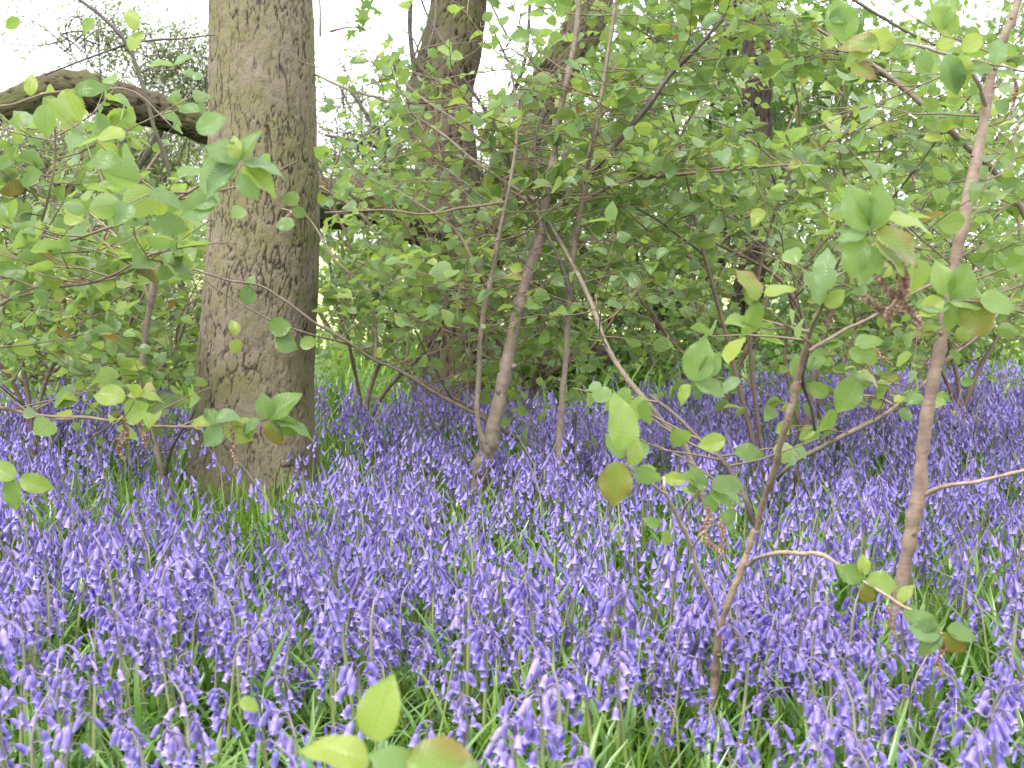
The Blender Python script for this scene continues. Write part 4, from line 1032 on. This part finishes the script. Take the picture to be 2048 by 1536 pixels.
S12 = Plant('sapling', 'brown branch slanting from the bluebells up to the right behind the pinkish sapling', 'sapling', (at(1500, 1000, 3.9)[0], 3.9, 0), bark='stem', seed=112)
QQ, RQ = S12.stem3(np.array([(S12.base[0], 3.9, -.02), (S12.base[0] + .03, 3.85, .14)] + [at(*r) for r in ((1560, 950, 3.6), (1600, 918, 3.55), (1680, 875, 3.5), (1740, 845, 3.5), (1790, 815, 3.5), (1850, 765, 3.5), (1900, 715, 3.5), (1960, 670, 3.5), (2050, 560, 3.5))]),
   np.array([9, 9, 9, 10, 10, 11, 10, 8, 7, 5, 4]) * 3.5 / FPX / 2, name='trunk', sides=10)
S12.stem([(1795, 815, 3.5, 8), (1760, 795, 3.5, 6), (1720, 790, 3.45, 5), (1690, 770, 3.45, 4)], bark='dry_twig')
S12.stem([(1800, 812, 3.5, 5), (1830, 760, 3.48, 4), (1860, 710, 3.45, 4)], bark='twig')
S12.twigs(QQ, RQ, .35, 1, 24, L=(.15, .45), el=(0, .9)); S12.finish()

# thicket of young stems filling the middle: one clump per base
def clump(label, px, y, seed, stems, tw=13, size=(.034, .060), bark='twig', power=1.0, L=(.2, .5)):
    bx = at(px, 768, y)[0]
    S = Plant('sapling', label, 'sapling', (bx, y, 0), bark=bark, seed=seed, bronze=.015, group=None)
    for k, rows in enumerate(stems):
        P = [(bx + S.r.normal(0, .02), y + S.r.normal(0, .03), -.02)] + [tuple(at(a, b, c)) for a, b, c in rows]
        n = len(P); w = np.linspace(S.r.uniform(9, 13), 3.5, n) * y / FPX / 2
        Q, R = S.stem3(np.array(P), w, name='stem')
        S.twigs(Q, R, .3, 1, tw, L=L, size=size, el=(-.2, .6))
        for _ in range(3):      # long bare shoots in front of the leaves
            k0 = int(S.r.integers(len(Q) // 4, len(Q) * 3 // 4)); a = S.r.uniform(.25, 1.1) * S.r.choice((-1, 1)); LL = S.r.uniform(.35, .8)
            d = np.array((math.sin(a), -.35, math.cos(a)))
            m = Q[k0] + d * LL * .5 + S.r.normal(0, .03, 3)
            S.stem3(np.array([Q[k0], m, Q[k0] + d * LL + (0, 0, S.r.normal(0, .06))]), np.array([.0035, .0026, .0014]), name='branch', bark=['twig', 'stem', 'dark_twig', 'dry_twig'][int(S.r.integers(4))], sides=6, jit=.004)
    S.finish(power=power)
clump('three thin crossing stems rising from the bluebells right of centre', 1620, 4.6, 201, [
    [(1640, 860, 4.6), (1625, 700, 4.5), (1560, 560, 4.5), (1420, 480, 4.5), (1300, 400, 4.5), (1240, 330, 4.5)],
    [(1600, 870, 4.6), (1570, 700, 4.6), (1620, 520, 4.6), (1720, 420, 4.6), (1760, 300, 4.6)],
    [(1660, 860, 4.6), (1700, 700, 4.6), (1760, 560, 4.6), (1830, 420, 4.6), (1800, 250, 4.6)]], tw=16)
clump('bushy sapling with round leaves between the slender stem and the crossing stems', 1440, 5.2, 202, [
    [(1440, 800, 5.2), (1400, 640, 5.2), (1380, 520, 5.2), (1340, 420, 5.2), (1400, 260, 5.2), (1390, 120, 5.2)],
    [(1460, 780, 5.2), (1520, 640, 5.2), (1560, 500, 5.2), (1540, 360, 5.2), (1600, 200, 5.2)],
    [(1430, 780, 5.2), (1340, 680, 5.1), (1260, 560, 5.1), (1210, 420, 5.1)]], tw=18)
clump('leafy sapling partly hidden behind the thick trunk on its right side', 720, 5.1, 203, [
    [(720, 800, 5.1), (690, 640, 5.0), (700, 500, 5.0), (660, 380, 5.0), (690, 280, 5.0)],
    [(740, 780, 5.1), (800, 640, 5.0), (830, 500, 4.9), (780, 380, 4.9), (800, 280, 4.9)],
    [(760, 800, 5.1), (850, 700, 5.0), (900, 600, 4.8), (870, 480, 4.7)]], tw=18)
clump('leafy sapling with upright shoots at the far left', 60, 4.3, 204, [
    [(60, 820, 4.3), (40, 640, 4.3), (90, 480, 4.3), (60, 300, 4.3)],
    [(80, 800, 4.3), (140, 660, 4.3), (190, 520, 4.3), (240, 400, 4.3)],
    [(50, 820, 4.3), (-60, 640, 4.2), (-120, 500, 4.1)]], tw=16)
clump('leafy sapling just behind the broken topped one', 260, 4.9, 205, [
    [(265, 820, 4.9), (250, 680, 4.9), (300, 560, 4.9), (330, 440, 4.9)],
    [(250, 800, 4.9), (190, 700, 4.9), (160, 600, 4.9), (120, 500, 4.9), (130, 400, 4.9)],
    [(280, 800, 4.9), (350, 700, 4.9), (380, 600, 4.9)]], tw=18)
clump('leafy sapling behind the pinkish sapling near the right edge', 1920, 4.9, 206, [
    [(1920, 800, 4.9), (1900, 640, 4.9), (1960, 500, 4.9), (1940, 380, 4.9)],
    [(1940, 780, 4.9), (2010, 640, 4.9), (2040, 480, 4.9), (2000, 340, 4.9)],
    [(1900, 780, 4.9), (1820, 660, 4.8), (1760, 560, 4.8), (1740, 440, 4.8)]], tw=18)
clump('leafy sapling with drooping shoots above the log in the centre', 1060, 5.3, 207, [
    [(1060, 800, 5.3), (1090, 660, 5.2), (1060, 540, 5.2), (1120, 400, 5.2), (1130, 260, 5.2)],
    [(1070, 780, 5.3), (1180, 700, 5.1), (1240, 620, 5.0), (1290, 560, 5.0)],
    [(1050, 780, 5.3), (980, 660, 5.1), (900, 560, 5.0), (850, 440, 5.0)]], tw=16)
clump('tall leafy sapling whose shoots fill the top right of the picture', 1560, 3.9, 208, [
    [(1500, 700, 3.9), (1540, 460, 3.9), (1600, 260, 3.9), (1560, 60, 3.9)],
    [(1640, 700, 3.9), (1720, 480, 3.9), (1680, 300, 3.9), (1700, 100, 3.9)],
    [(1460, 700, 3.9), (1400, 480, 3.9), (1350, 250, 3.9), (1300, 60, 3.9)]], tw=14, power=1.0)

# loose sticks and stalks
def stick(label, rows, mat, cat='twig', name='fallen_twig', jit=.002):
    P = np.array([at(a, b, c) for a, b, c, w in rows]); R = np.array([w * c / FPX / 2 for a, b, c, w in rows])
    g = Geo(); Q = catmull(P, 6); Q = Q + RNG.normal(0, jit, Q.shape)
    tube(g, Q, np.interp(np.linspace(0, 1, len(Q)), np.linspace(0, 1, len(R)), R), 7, lump=.04)
    o = link(name, g.mesh(name, [M[mat]], P[0]), None, None, label, cat); o.location = [float(v) for v in P[0]]
stick('pale dry cane leaning left from the bluebells beside the central sapling', [(915, 985, 4.1, 5), (895, 925, 4.05, 5), (870, 850, 4.0, 5), (835, 790, 3.95, 5), (812, 740, 3.9, 4), (815, 690, 3.9, 4), (835, 620, 3.9, 3)], 'dry_twig', 'cane', 'dry_cane')
stick('short brown twig lying across the flowers left of the central sapling', [(838, 940, 4.2, 6), (880, 955, 4.2, 6), (935, 985, 4.2, 5), (1010, 1020, 4.1, 5), (1080, 1065, 4.0, 4)], 'twig')
stick('thin brown twig sloping among flowers below the forked tree', [(770, 880, 4.9, 4), (810, 890, 4.9, 5), (850, 905, 4.8, 5), (880, 915, 4.8, 4)], 'twig')
stick('reddish twig standing in the flowers near the right edge', [(1900, 900, 4.6, 4), (1905, 850, 4.6, 4), (1925, 780, 4.6, 3)], 'stem_red')

# cleavers (goosegrass) plant beside the right sapling
def cleavers(px, py0, py1, y, seed, label):
    r = np.random.default_rng(seed); top = at(px + 8, py0, y); bx = at(px, py1, y)[0]
    o = thing('cleavers', label, 'weed', (bx, y, 0)); bs = np.array((bx, y, 0))
    P = catmull([bs, (bs + top) / 2 + r.normal(0, .006, 3), top], 10); g = Geo(); tube(g, P, np.linspace(.0028, .0018, len(P)), 5, a=(.5, 0, .2))
    link('stem', g.mesh('stem', [M['stalk']], bs), o)
    for k in range(8, len(P), 2):
        g = Geo(); f = k / len(P)
        for q in range(7):
            a = q / 7 * 6.283 + k; L = .03 * (1.15 - .5 * f)
            d = nrm(np.array((math.cos(a), math.sin(a), .45 if f > .8 else .12))); B = leaf_basis(d, (0, 0, 1), L)
            tm = LEAF_SLIM[0]; scatter(g, tm, np.array([B * np.array((1, .6, 1))]), P[k][None], r.random(1))
        link('leaf_whorl', g.mesh('leaf_whorl', [M['blade']], bs), o)
cleavers(1655, 1170, 1400, 2.3, 5, 'upright weed with whorls of narrow leaves in front of the right sapling')
cleavers(1700, 1320, 1450, 2.0, 6, 'low weed with whorls of narrow leaves at lower right among flowers')

# ------------------------------------------------------------------ bluebells
def bell_tmpl(seed, rows, sides, form):
    """bell hanging down -z from the origin, length 1; form: 'open', 'half', 'bud'"""
    r = np.random.default_rng(seed); t = np.linspace(0, 1, rows + 1)
    if form == 'bud': w = .17 * np.sin(math.pi * (t * .86 + .08)) ** .55
    elif form == 'half': w = .10 + .12 * np.minimum(1, t * 4) ** .6 - .02 * t; w[0] = .05
    else: w = .10 + .12 * np.minimum(1, t * 4) ** .6; w = w + .11 * np.clip((t - .70) / .30, 0, 1) ** 1.6; w[0] = .05
    z = -t.copy()
    if form == 'open': z = np.where(t > .86, -.86 - (t - .86) * .5, z)
    ang = np.arange(sides) / sides * 2 * math.pi
    lob = np.where(np.arange(sides) % 2 == 0, 1.0, .0) if sides > 5 else np.full(sides, .5)
    W = w[:, None] * np.ones(sides); Z = z[:, None] * np.ones(sides)
    if form != 'bud':
        W[-1] *= np.where(lob > 0, (1.3 if form == 'open' else 1.05) if sides > 5 else .86, .75); Z[-1] += np.where(lob > 0, .05 if form == 'open' else -.07, .10)
    V = np.stack([W * np.cos(ang), W * np.sin(ang), Z], -1).reshape(-1, 3)
    V[:, 0] += .10 * (V[:, 2]) ** 2 * r.uniform(-1, 1)
    A = np.stack([np.full((rows + 1, sides), .5), np.broadcast_to((np.arange(sides) / sides)[None], (rows + 1, sides)), np.broadcast_to(t[:, None], (rows + 1, sides))], -1).reshape(-1, 3)
    i = np.arange(rows)[:, None] * sides; j = np.arange(sides)[None]; j2 = (j + 1) % sides
    Q = np.stack([i + j, i + sides + j, i + sides + j2, i + j2], -1).reshape(-1, 4)
    return V, np.zeros((0, 3), int), Q, np.zeros(0, int), np.zeros(len(Q), int), A
HI = {f: bell_tmpl(k, 5, 10, f) for k, f in enumerate(('open', 'half', 'bud'))}
LO = {'open': bell_tmpl(4, 2, 5, 'open'), 'half': bell_tmpl(5, 2, 4, 'half'), 'bud': bell_tmpl(6, 2, 4, 'bud')}

def strap(r, P0, a, L, w, lean, n=8, cols=2, droop=1.0):
    t = np.linspace(0, 1, n + 1); d = np.array((math.cos(a), math.sin(a), 0)); h = np.array((-math.sin(a), math.cos(a), 0))
    th = math.pi / 2 - lean - droop * t ** 2
    seg = np.stack([np.cos(th), np.sin(th)], 1) * L / n
    c = np.concatenate([[[0, 0]], np.cumsum(seg[:-1], 0)])
    C = P0 + d * c[:, :1] + np.array((0, 0, 1.)) * c[:, 1:]
    C[:, 2] = np.maximum(C[:, 2], P0[2] + .004)
    W = w / 2 * np.sin(math.pi * np.clip(t * .82 + .17, 0, 1)) ** .6; W[-1] = .0004
    k = np.linspace(-1, 1, cols + 1); nrmv = np.stack([-np.sin(th)[:, None] * d, ], 0)[0] + np.cos(th)[:, None] * np.array((0, 0, 1.))
    V = C[:, None] + h * (W[:, None] * k)[..., None] + nrmv[:, None] * (np.abs(k)[None] * W[:, None] * .45)[..., None]
    A = np.stack([np.full((n + 1, cols + 1), r.random()), np.broadcast_to(k, (n + 1, cols + 1)), np.broadcast_to(t[:, None], (n + 1, cols + 1))], -1)
    i = np.arange(n)[:, None] * (cols + 1); j = np.arange(cols)[None]
    Q = np.stack([i + j, i + j + 1, i + cols + 2 + j, i + cols + 1 + j], -1).reshape(-1, 4)
    return V.reshape(-1, 3), Q, A.reshape(-1, 3)

class BB:
    """one bluebell form, in real size, foot at the origin"""
    def __init__(s, seed, hi):
        r = s.r = np.random.default_rng(seed)
        H = s.H = r.uniform(.27, .36); a0 = 0.0
        n = 12 if hi else 5
        t = np.linspace(0, 1, n)
        lean = r.uniform(-.03, .05); hook = r.uniform(.018, .034)
        x = lean * t + hook * np.clip((t - .82) / .18, 0, 1) ** 1.8
        z = H * t - .022 * np.clip((t - .84) / .16, 0, 1) ** 2 * r.uniform(.3, 1.3)
        y = r.normal(0, .006) * t ** 2
        s.P = np.stack([x, y, z], 1)
        s.R = np.interp(t, [0, .7, 1], [.0036, .0024, .0009])
        g = Geo(); tube(g, s.P, s.R, 6 if hi else 3, cap=False); V, T, Q, TM, QM, A = g.arrays()
        sd = 6 if hi else 3
        A = np.stack([np.full(len(V), .5), np.zeros(len(V)), np.repeat(t, sd)], 1)
        nb = int(r.choice((5, 7, 8, 9, 10, 11, 12, 13))); s.bells = []
        ped = Geo()
        for k in range(nb):
            f = .69 + .31 * (k + .5) / nb
            p = np.array([np.interp(f, t, s.P[:, q]) for q in range(3)])
            a = r.normal(0, 1.1) if r.random() < .55 else r.uniform(-3.1, 3.1)
            out = np.array((math.cos(a), math.sin(a), 0)); L = r.uniform(.010, .016) * (1.15 - .4 * (k / nb))
            e = p + out * L + np.array((0, 0, .003 - .004 * r.random()))
            form = 'open' if k < nb * .62 else ('half' if k < nb * .82 else 'bud')
            if form == 'bud': sz = r.uniform(.012, .016)
            else: sz = r.uniform(.0155, .0195)
            dz = nrm(np.array((0, 0, -1.)) + out * r.uniform(.1, .75) + r.normal(0, .12, 3))
            zc = -dz; xc = nrm(np.cross((0, 1, .1), zc)); yc = np.cross(zc, xc)
            s.bells.append((form, e, np.stack([xc, yc, zc], 1) * sz))
            if hi: tube(ped, [p, (p + e) / 2 + (0, 0, .003), e], [.0009, .0008, .0007], 4 if hi else 3, cap=False, a=(.5, 0, 1))
        s.stalk = (V, T, Q, TM, QM, A); s.ped = ped.arrays() if ped.n else None
        s.straps = []
        for k in range(3 if hi else 2):
            s.straps.append(strap(r, np.array((0, 0, 0.)), r.uniform(0, 6.28), r.uniform(.20, .30), r.uniform(.008, .012), r.uniform(.05, .6), 8 if hi else 4, 2 if hi else 1, r.uniform(.5, 1.9)))
    def merged(s, tm):
        g = Geo(); V, T, Q, TM, QM, A = s.stalk
        g.add(V, None, Q, 1, A); 
        if s.ped: V, T, Q, TM, QM, A = s.ped; g.add(V, None, Q, 1, A)
        for form, e, B in s.bells:
            V, T, Q, TM, QM, A = tm[form]; A = A.copy(); A[:, 0] = s.r.random()
            g.add(V @ B.T + e, None, Q, 0, A)
        for V, Q, A in s.straps: g.add(V, None, Q, 2, A)
        return g.arrays()

PROTO_HI = [BB(300 + k, True) for k in range(10)]
PROTO_LO = [BB(330 + k, False) for k in range(12)]
bell_meshes = {f: [] for f in HI}
for f in HI:
    for q in range(5):
        V, T, Q, TM, QM, A = HI[f]; A = A.copy(); A[:, 0] = .1 + .2 * q
        bell_meshes[f].append(tmpl_mesh('bell', (V, T, Q, TM, QM, A), [M['bell']]))
for pbb in PROTO_HI:
    g = Geo(); V, T, Q, TM, QM, A = pbb.stalk; g.add(V, None, Q, 0, A); V, T, Q, TM, QM, A = pbb.ped; g.add(V, None, Q, 0, A)
    pbb.stalk_mesh = g.mesh('stalk', [M['stalk']])
    pbb.leaf_meshes = []
    for V, Q, A in pbb.straps:
        g = Geo(); g.add(V, None, Q, 0, A); pbb.leaf_meshes.append(g.mesh('leaf', [M['blade']]))

fr = np.random.default_rng(2024)
# candidate positions: uniform over the ground in and a little around the view, thinned by density
yy = fr.uniform(1.05, 7.4, 43000); xx = fr.uniform(-3.8, 3.8, 43000)
in_ = np.abs(xx) < .42 * yy + .5
yy, xx = yy[in_], xx[in_]; N = len(xx)
far_lim = 5.5 + 1.1 * np.clip(xx / 2.0, -.3, 1)
pp = np.stack([xx, yy, ground_z(xx, yy)], 1); qq = proj(pp + np.array((0, 0, .3)))
clus = vnoise(np.stack([xx, yy, np.zeros(N)], 1), 1.7, 3) * .6 + vnoise(np.stack([xx, yy, np.zeros(N)], 1), 5, 4) * .4
den = np.clip((clus - .20) * 3.2, .14, 1)
den *= np.where(yy < 1.9, .66, 1.0)
def hole(px, py, rx, ry, k):
    global den
    e = ((qq[:, 0] - px) / rx) ** 2 + ((qq[:, 1] - py) / ry) ** 2
    den = den * (1 - k * np.exp(-e * 1.2))
hole(540, 1110, 130, 50, .75); hole(1930, 1180, 190, 100, .97); hole(1790, 1215, 55, 60, .9); hole(1850, 1400, 120, 50, .55); hole(150, 1190, 130, 45, .6); hole(350, 1330, 150, 40, .4); hole(640, 1420, 120, 50, .4); hole(500, 1030, 110, 40, .75); hole(1170, 1345, 260, 48, .8)
den *= np.clip((far_lim - yy) / .5, 0, 1)
tx_ = at(508, 1060, 4.0)[0]
den = np.where((np.abs(xx - tx_) < .34) & (yy > 3.1) & (yy < 4.1), den * .14, den)
# keep clear of trunks
for cx, cy, cr in ((at(508, 1060, 4.0)[0], 4.0, .25), (T2.base[0], 5.9, .3), (S1.base[0], 2.42, .12)):
    den = np.where(np.hypot(xx - cx, yy - cy) < cr, 0, den)
ok = fr.random(N) < den * np.where(yy < 2.1, .50, .64)
xx, yy = xx[ok], yy[ok]; n = len(xx)
pp = np.stack([xx, yy, ground_z(xx, yy)], 1)
hd = fr.normal(0, 1.4, n)                        # heading of the nodding tip
sc = np.clip(fr.normal(1, .13, n), .62, 1.25)
tl = fr.normal(0, .085, (n, 2))
def bb_mat(i):
    R = Matrix.Rotation(tl[i, 0], 3, 'X') @ Matrix.Rotation(tl[i, 1], 3, 'Y') @ Matrix.Rotation(hd[i] - math.pi / 2, 3, 'Z')
    return np.array(R) * sc[i]
Ms = np.array([bb_mat(i) for i in range(n)])
q = proj(pp + np.array((0, 0, .30)))
infr = (q[:, 0] > 10) & (q[:, 0] < 2038) & (q[:, 1] > 20) & (q[:, 1] < 1530)
rank = np.where(infr, q[:, 2], 99)
order = np.argsort(rank); single = order[:300]; rest = order[300:]

def near_name(px, py):
    if py > 1330:
        for lim, t in ((150, 'in the bottom left corner'), (330, 'near the bottom left corner'), (520, 'at the bottom below the thick trunk'), (700, 'just left of the blurred leaves'), (870, 'behind the blurred leaves'), (1020, 'just right of the blurred leaves'),
                       (1180, 'at the bottom below the slender stem'), (1340, 'at the bottom left of the forked sapling'), (1480, 'below the forked sapling'), (1650, 'just right of the forked sapling'), (1800, 'at the bottom below the pinkish sapling'), (1930, 'near the bottom right corner')):
            if px < lim: return t
        return 'in the bottom right corner'
    for lim, t in ((150, 'at the left edge'), (330, 'below the broken topped sapling'), (520, 'below the thick trunk'), (700, 'below and right of the thick trunk'), (880, 'below the forked tree'), (1060, 'below the central sapling'), (1220, 'below the slender stem'),
                   (1400, 'left of the forked sapling'), (1560, 'right beside the forked sapling'), (1720, 'between forked and pinkish saplings'), (1870, 'below the pinkish sapling')):
        if px < lim: return t
    return 'at the right edge'
LAB = {}
for i in single:
    pb = PROTO_HI[int(fr.integers(len(PROTO_HI)))]
    nb = len(pb.bells); hh = pb.H * sc[i]; lean = math.cos(hd[i] - math.pi / 2)
    words = {5: 'five', 6: 'six', 7: 'seven', 8: 'eight', 9: 'nine', 10: 'ten', 11: 'eleven', 12: 'twelve', 13: 'thirteen'}[nb]
    tall = 'tall' if hh > .34 else ('short' if hh < .28 else 'middling')
    way = 'nodding right' if lean > .35 else ('nodding left' if lean < -.35 else 'facing forward')
    rowd = 'front' if q[i, 2] < 1.45 else ('second' if q[i, 2] < 1.75 else 'third')
    base = fr.uniform(0, 1); hue = 'deep' if base < .33 else ('pale' if base > .67 else 'violet')
    o = thing('bluebell', f'{tall} {hue} {words}-bell bluebell {way}, {rowd} rank, {near_name(q[i,0], q[i,1])}', 'bluebell', pp[i], 'bluebells in the foreground')
    LAB.setdefault(o['label'], []).append((q[i, 0], o))
    Mi = Ms[i]
    o.matrix_basis = Matrix(((*Mi[0], pp[i][0]), (*Mi[1], pp[i][1]), (*Mi[2], pp[i][2]), (0, 0, 0, 1)))
    s_ = link('stalk', pb.stalk_mesh, o)
    for form, e, B in pb.bells:
        c = bpy.data.objects.new('bell', bell_meshes[form][int(np.clip(round(base * 4 + fr.normal(0, .8)), 0, 4))])
        COL.objects.link(c); c.parent = o
        c.matrix_basis = Matrix(((*B[0], e[0]), (*B[1], e[1]), (*B[2], e[2]), (0, 0, 0, 1)))
    for lm in pb.leaf_meshes: link('leaf', lm, o)

for lab, L_ in LAB.items():
    if len(L_) > 1:
        L_.sort(key=lambda t_: t_[0]); names = {2: ('leftward', 'rightward'), 3: ('leftward', 'centre', 'rightward')}.get(len(L_))
        if names:
            for nm_, (_, o) in zip(names, L_): o['label'] = nm_ + ' ' + (lab if len(lab.split()) < 16 else lab.replace('bluebell ', '', 1))
g = Geo()
rest = np.array(rest)
near = rest[(q[rest, 2] < 2.0)]; farr = rest[(q[rest, 2] >= 2.0)]
for grp, protos, tm in ((near, PROTO_HI, HI), (farr, PROTO_LO, LO)):
    w = fr.integers(len(protos), size=len(grp))
    for k, pb in enumerate(protos):
        sel = grp[w == k]
        if not len(sel): continue
        V, T, Q, TM, QM, A = pb.merged(tm)
        nn, kk = len(sel), len(V)
        Wv = np.einsum('nij,kj->nki', Ms[sel], V) + pp[sel][:, None]
        off = (np.arange(nn) * kk)[:, None, None]
        AA = np.broadcast_to(A, (nn, kk, 3)).copy(); AA[:, :, 0] = np.clip(AA[:, :, 0] * .6 + fr.random(nn)[:, None] * .45 - .02, 0, 1)
        g.add(Wv.reshape(-1, 3), None, (Q[None] + off).reshape(-1, 4), (np.zeros(0, int), np.tile(QM, nn)), AA.reshape(-1, 3))
link('bluebells', g.mesh('bluebells', [M['bell'], M['stalk'], M['blade']]), None, 'stuff', 'carpet of violet bluebells spreading back under the saplings to the wood edge', 'bluebells')

# ------------------------------------------------------------------ leafy ground cover and grass
def blades(count, xy, L, w, mat, name, label, cat, lean=(.05, .5), droop=(.3, 1.6), nv=14, seg=5):
    r = np.random.default_rng(len(name) + count); g = Geo()
    tms = []
    for k in range(nv):
        V, Q, A = strap(r, np.zeros(3), 0.0, 1.0, w, r.uniform(*lean), seg, 2 if w > .03 else 1, r.uniform(*droop))
        tms.append((V, np.zeros((0, 3), int), Q, np.zeros(0, int), np.zeros(len(Q), int), A))
    P = xy(r, count); wh = r.integers(nv, size=len(P)); a = r.uniform(0, 6.283, len(P)); s = r.uniform(*L, len(P))
    ca, sa = np.cos(a) * s, np.sin(a) * s; Z = np.zeros_like(s)
    Ms_ = np.stack([np.stack([ca, -sa, Z], 1), np.stack([sa, ca, Z], 1), np.stack([Z, Z, s], 1)], 1)
    for k in range(nv): scatter(g, tms[k], Ms_[wh == k], P[wh == k], r.random((wh == k).sum()))
    link(name, g.mesh(name, [mat]), None, 'stuff', label, cat)
def field(r, c, y0=1.0, y1=7.0):
    y = np.sqrt(r.uniform(y0 ** 2, y1 ** 2, c)); x = r.uniform(-1, 1, c) * (.44 * y + .45)
    return np.stack([x, y, ground_z(x, y)], 1)
blades(9500, lambda r, c: field(r, c, 1.0, 3.6), (.16, .30), .040, M['blade'], 'bluebell_leaves', 'glossy green strap leaves filling the gaps between bluebell stalks', 'leaves', lean=(.1, .9), seg=4)
blades(7500, lambda r, c: field(r, c, 3.2, 6.8), (.14, .26), .029, M['blade'], 'bluebell_leaves', 'strap leaves under the distant bluebells', 'leaves', lean=(.1, .7), seg=3)
blades(7500, lambda r, c: field(r, c, 1.0, 5.0), (.05, .14), .05, M['grass'], 'ground_cover', 'short bright green seedlings and grass under the bluebells', 'ground cover', lean=(.2, 1.2), seg=3)
def patches(r, c):
    cs = [(at(450, 1040, 3.7)[0], 3.7, .18, .08), (at(580, 1040, 3.7)[0], 3.7, .16, .10), (at(640, 1040, 3.8)[0], 3.9, .10, .15), (at(560, 1140, 3.3)[0], 3.4, .25, .15), (at(1940, 1200, 2.6)[0], 2.5, .22, .22), (at(1940, 1200, 2.6)[0], 2.5, .22, .22), (at(60, 1180, 3.2)[0], 3.2, .25, .12), (at(1150, 1400, 1.95)[0], 1.92, .17, .08)]
    out = []
    for k in range(c):
        a = cs[k % len(cs)]; x, y = r.normal(a[0], a[2]), r.normal(a[1], a[3]); out.append((x, y, ground_z(x, y)))
    return np.array(out)
blades(1500, patches, (.13, .29), .028, M['grass'], 'grass', 'tall bright green grass tufts at the foot of the thick trunk and in the gaps', 'grass', lean=(0, .35), droop=(.1, .9), seg=6)
# leafy undergrowth behind the bed
blades(6000, lambda r, c: np.stack([(x := r.uniform(-3.2, 3.4, c)), (y := r.uniform(5.6, 9.5, c)), ground_z(x, y)], 1), (.15, .4), .05, M['grass'], 'grass', 'rough pale grass behind the bluebells at the wood edge', 'grass', lean=(0, .5), seg=3)
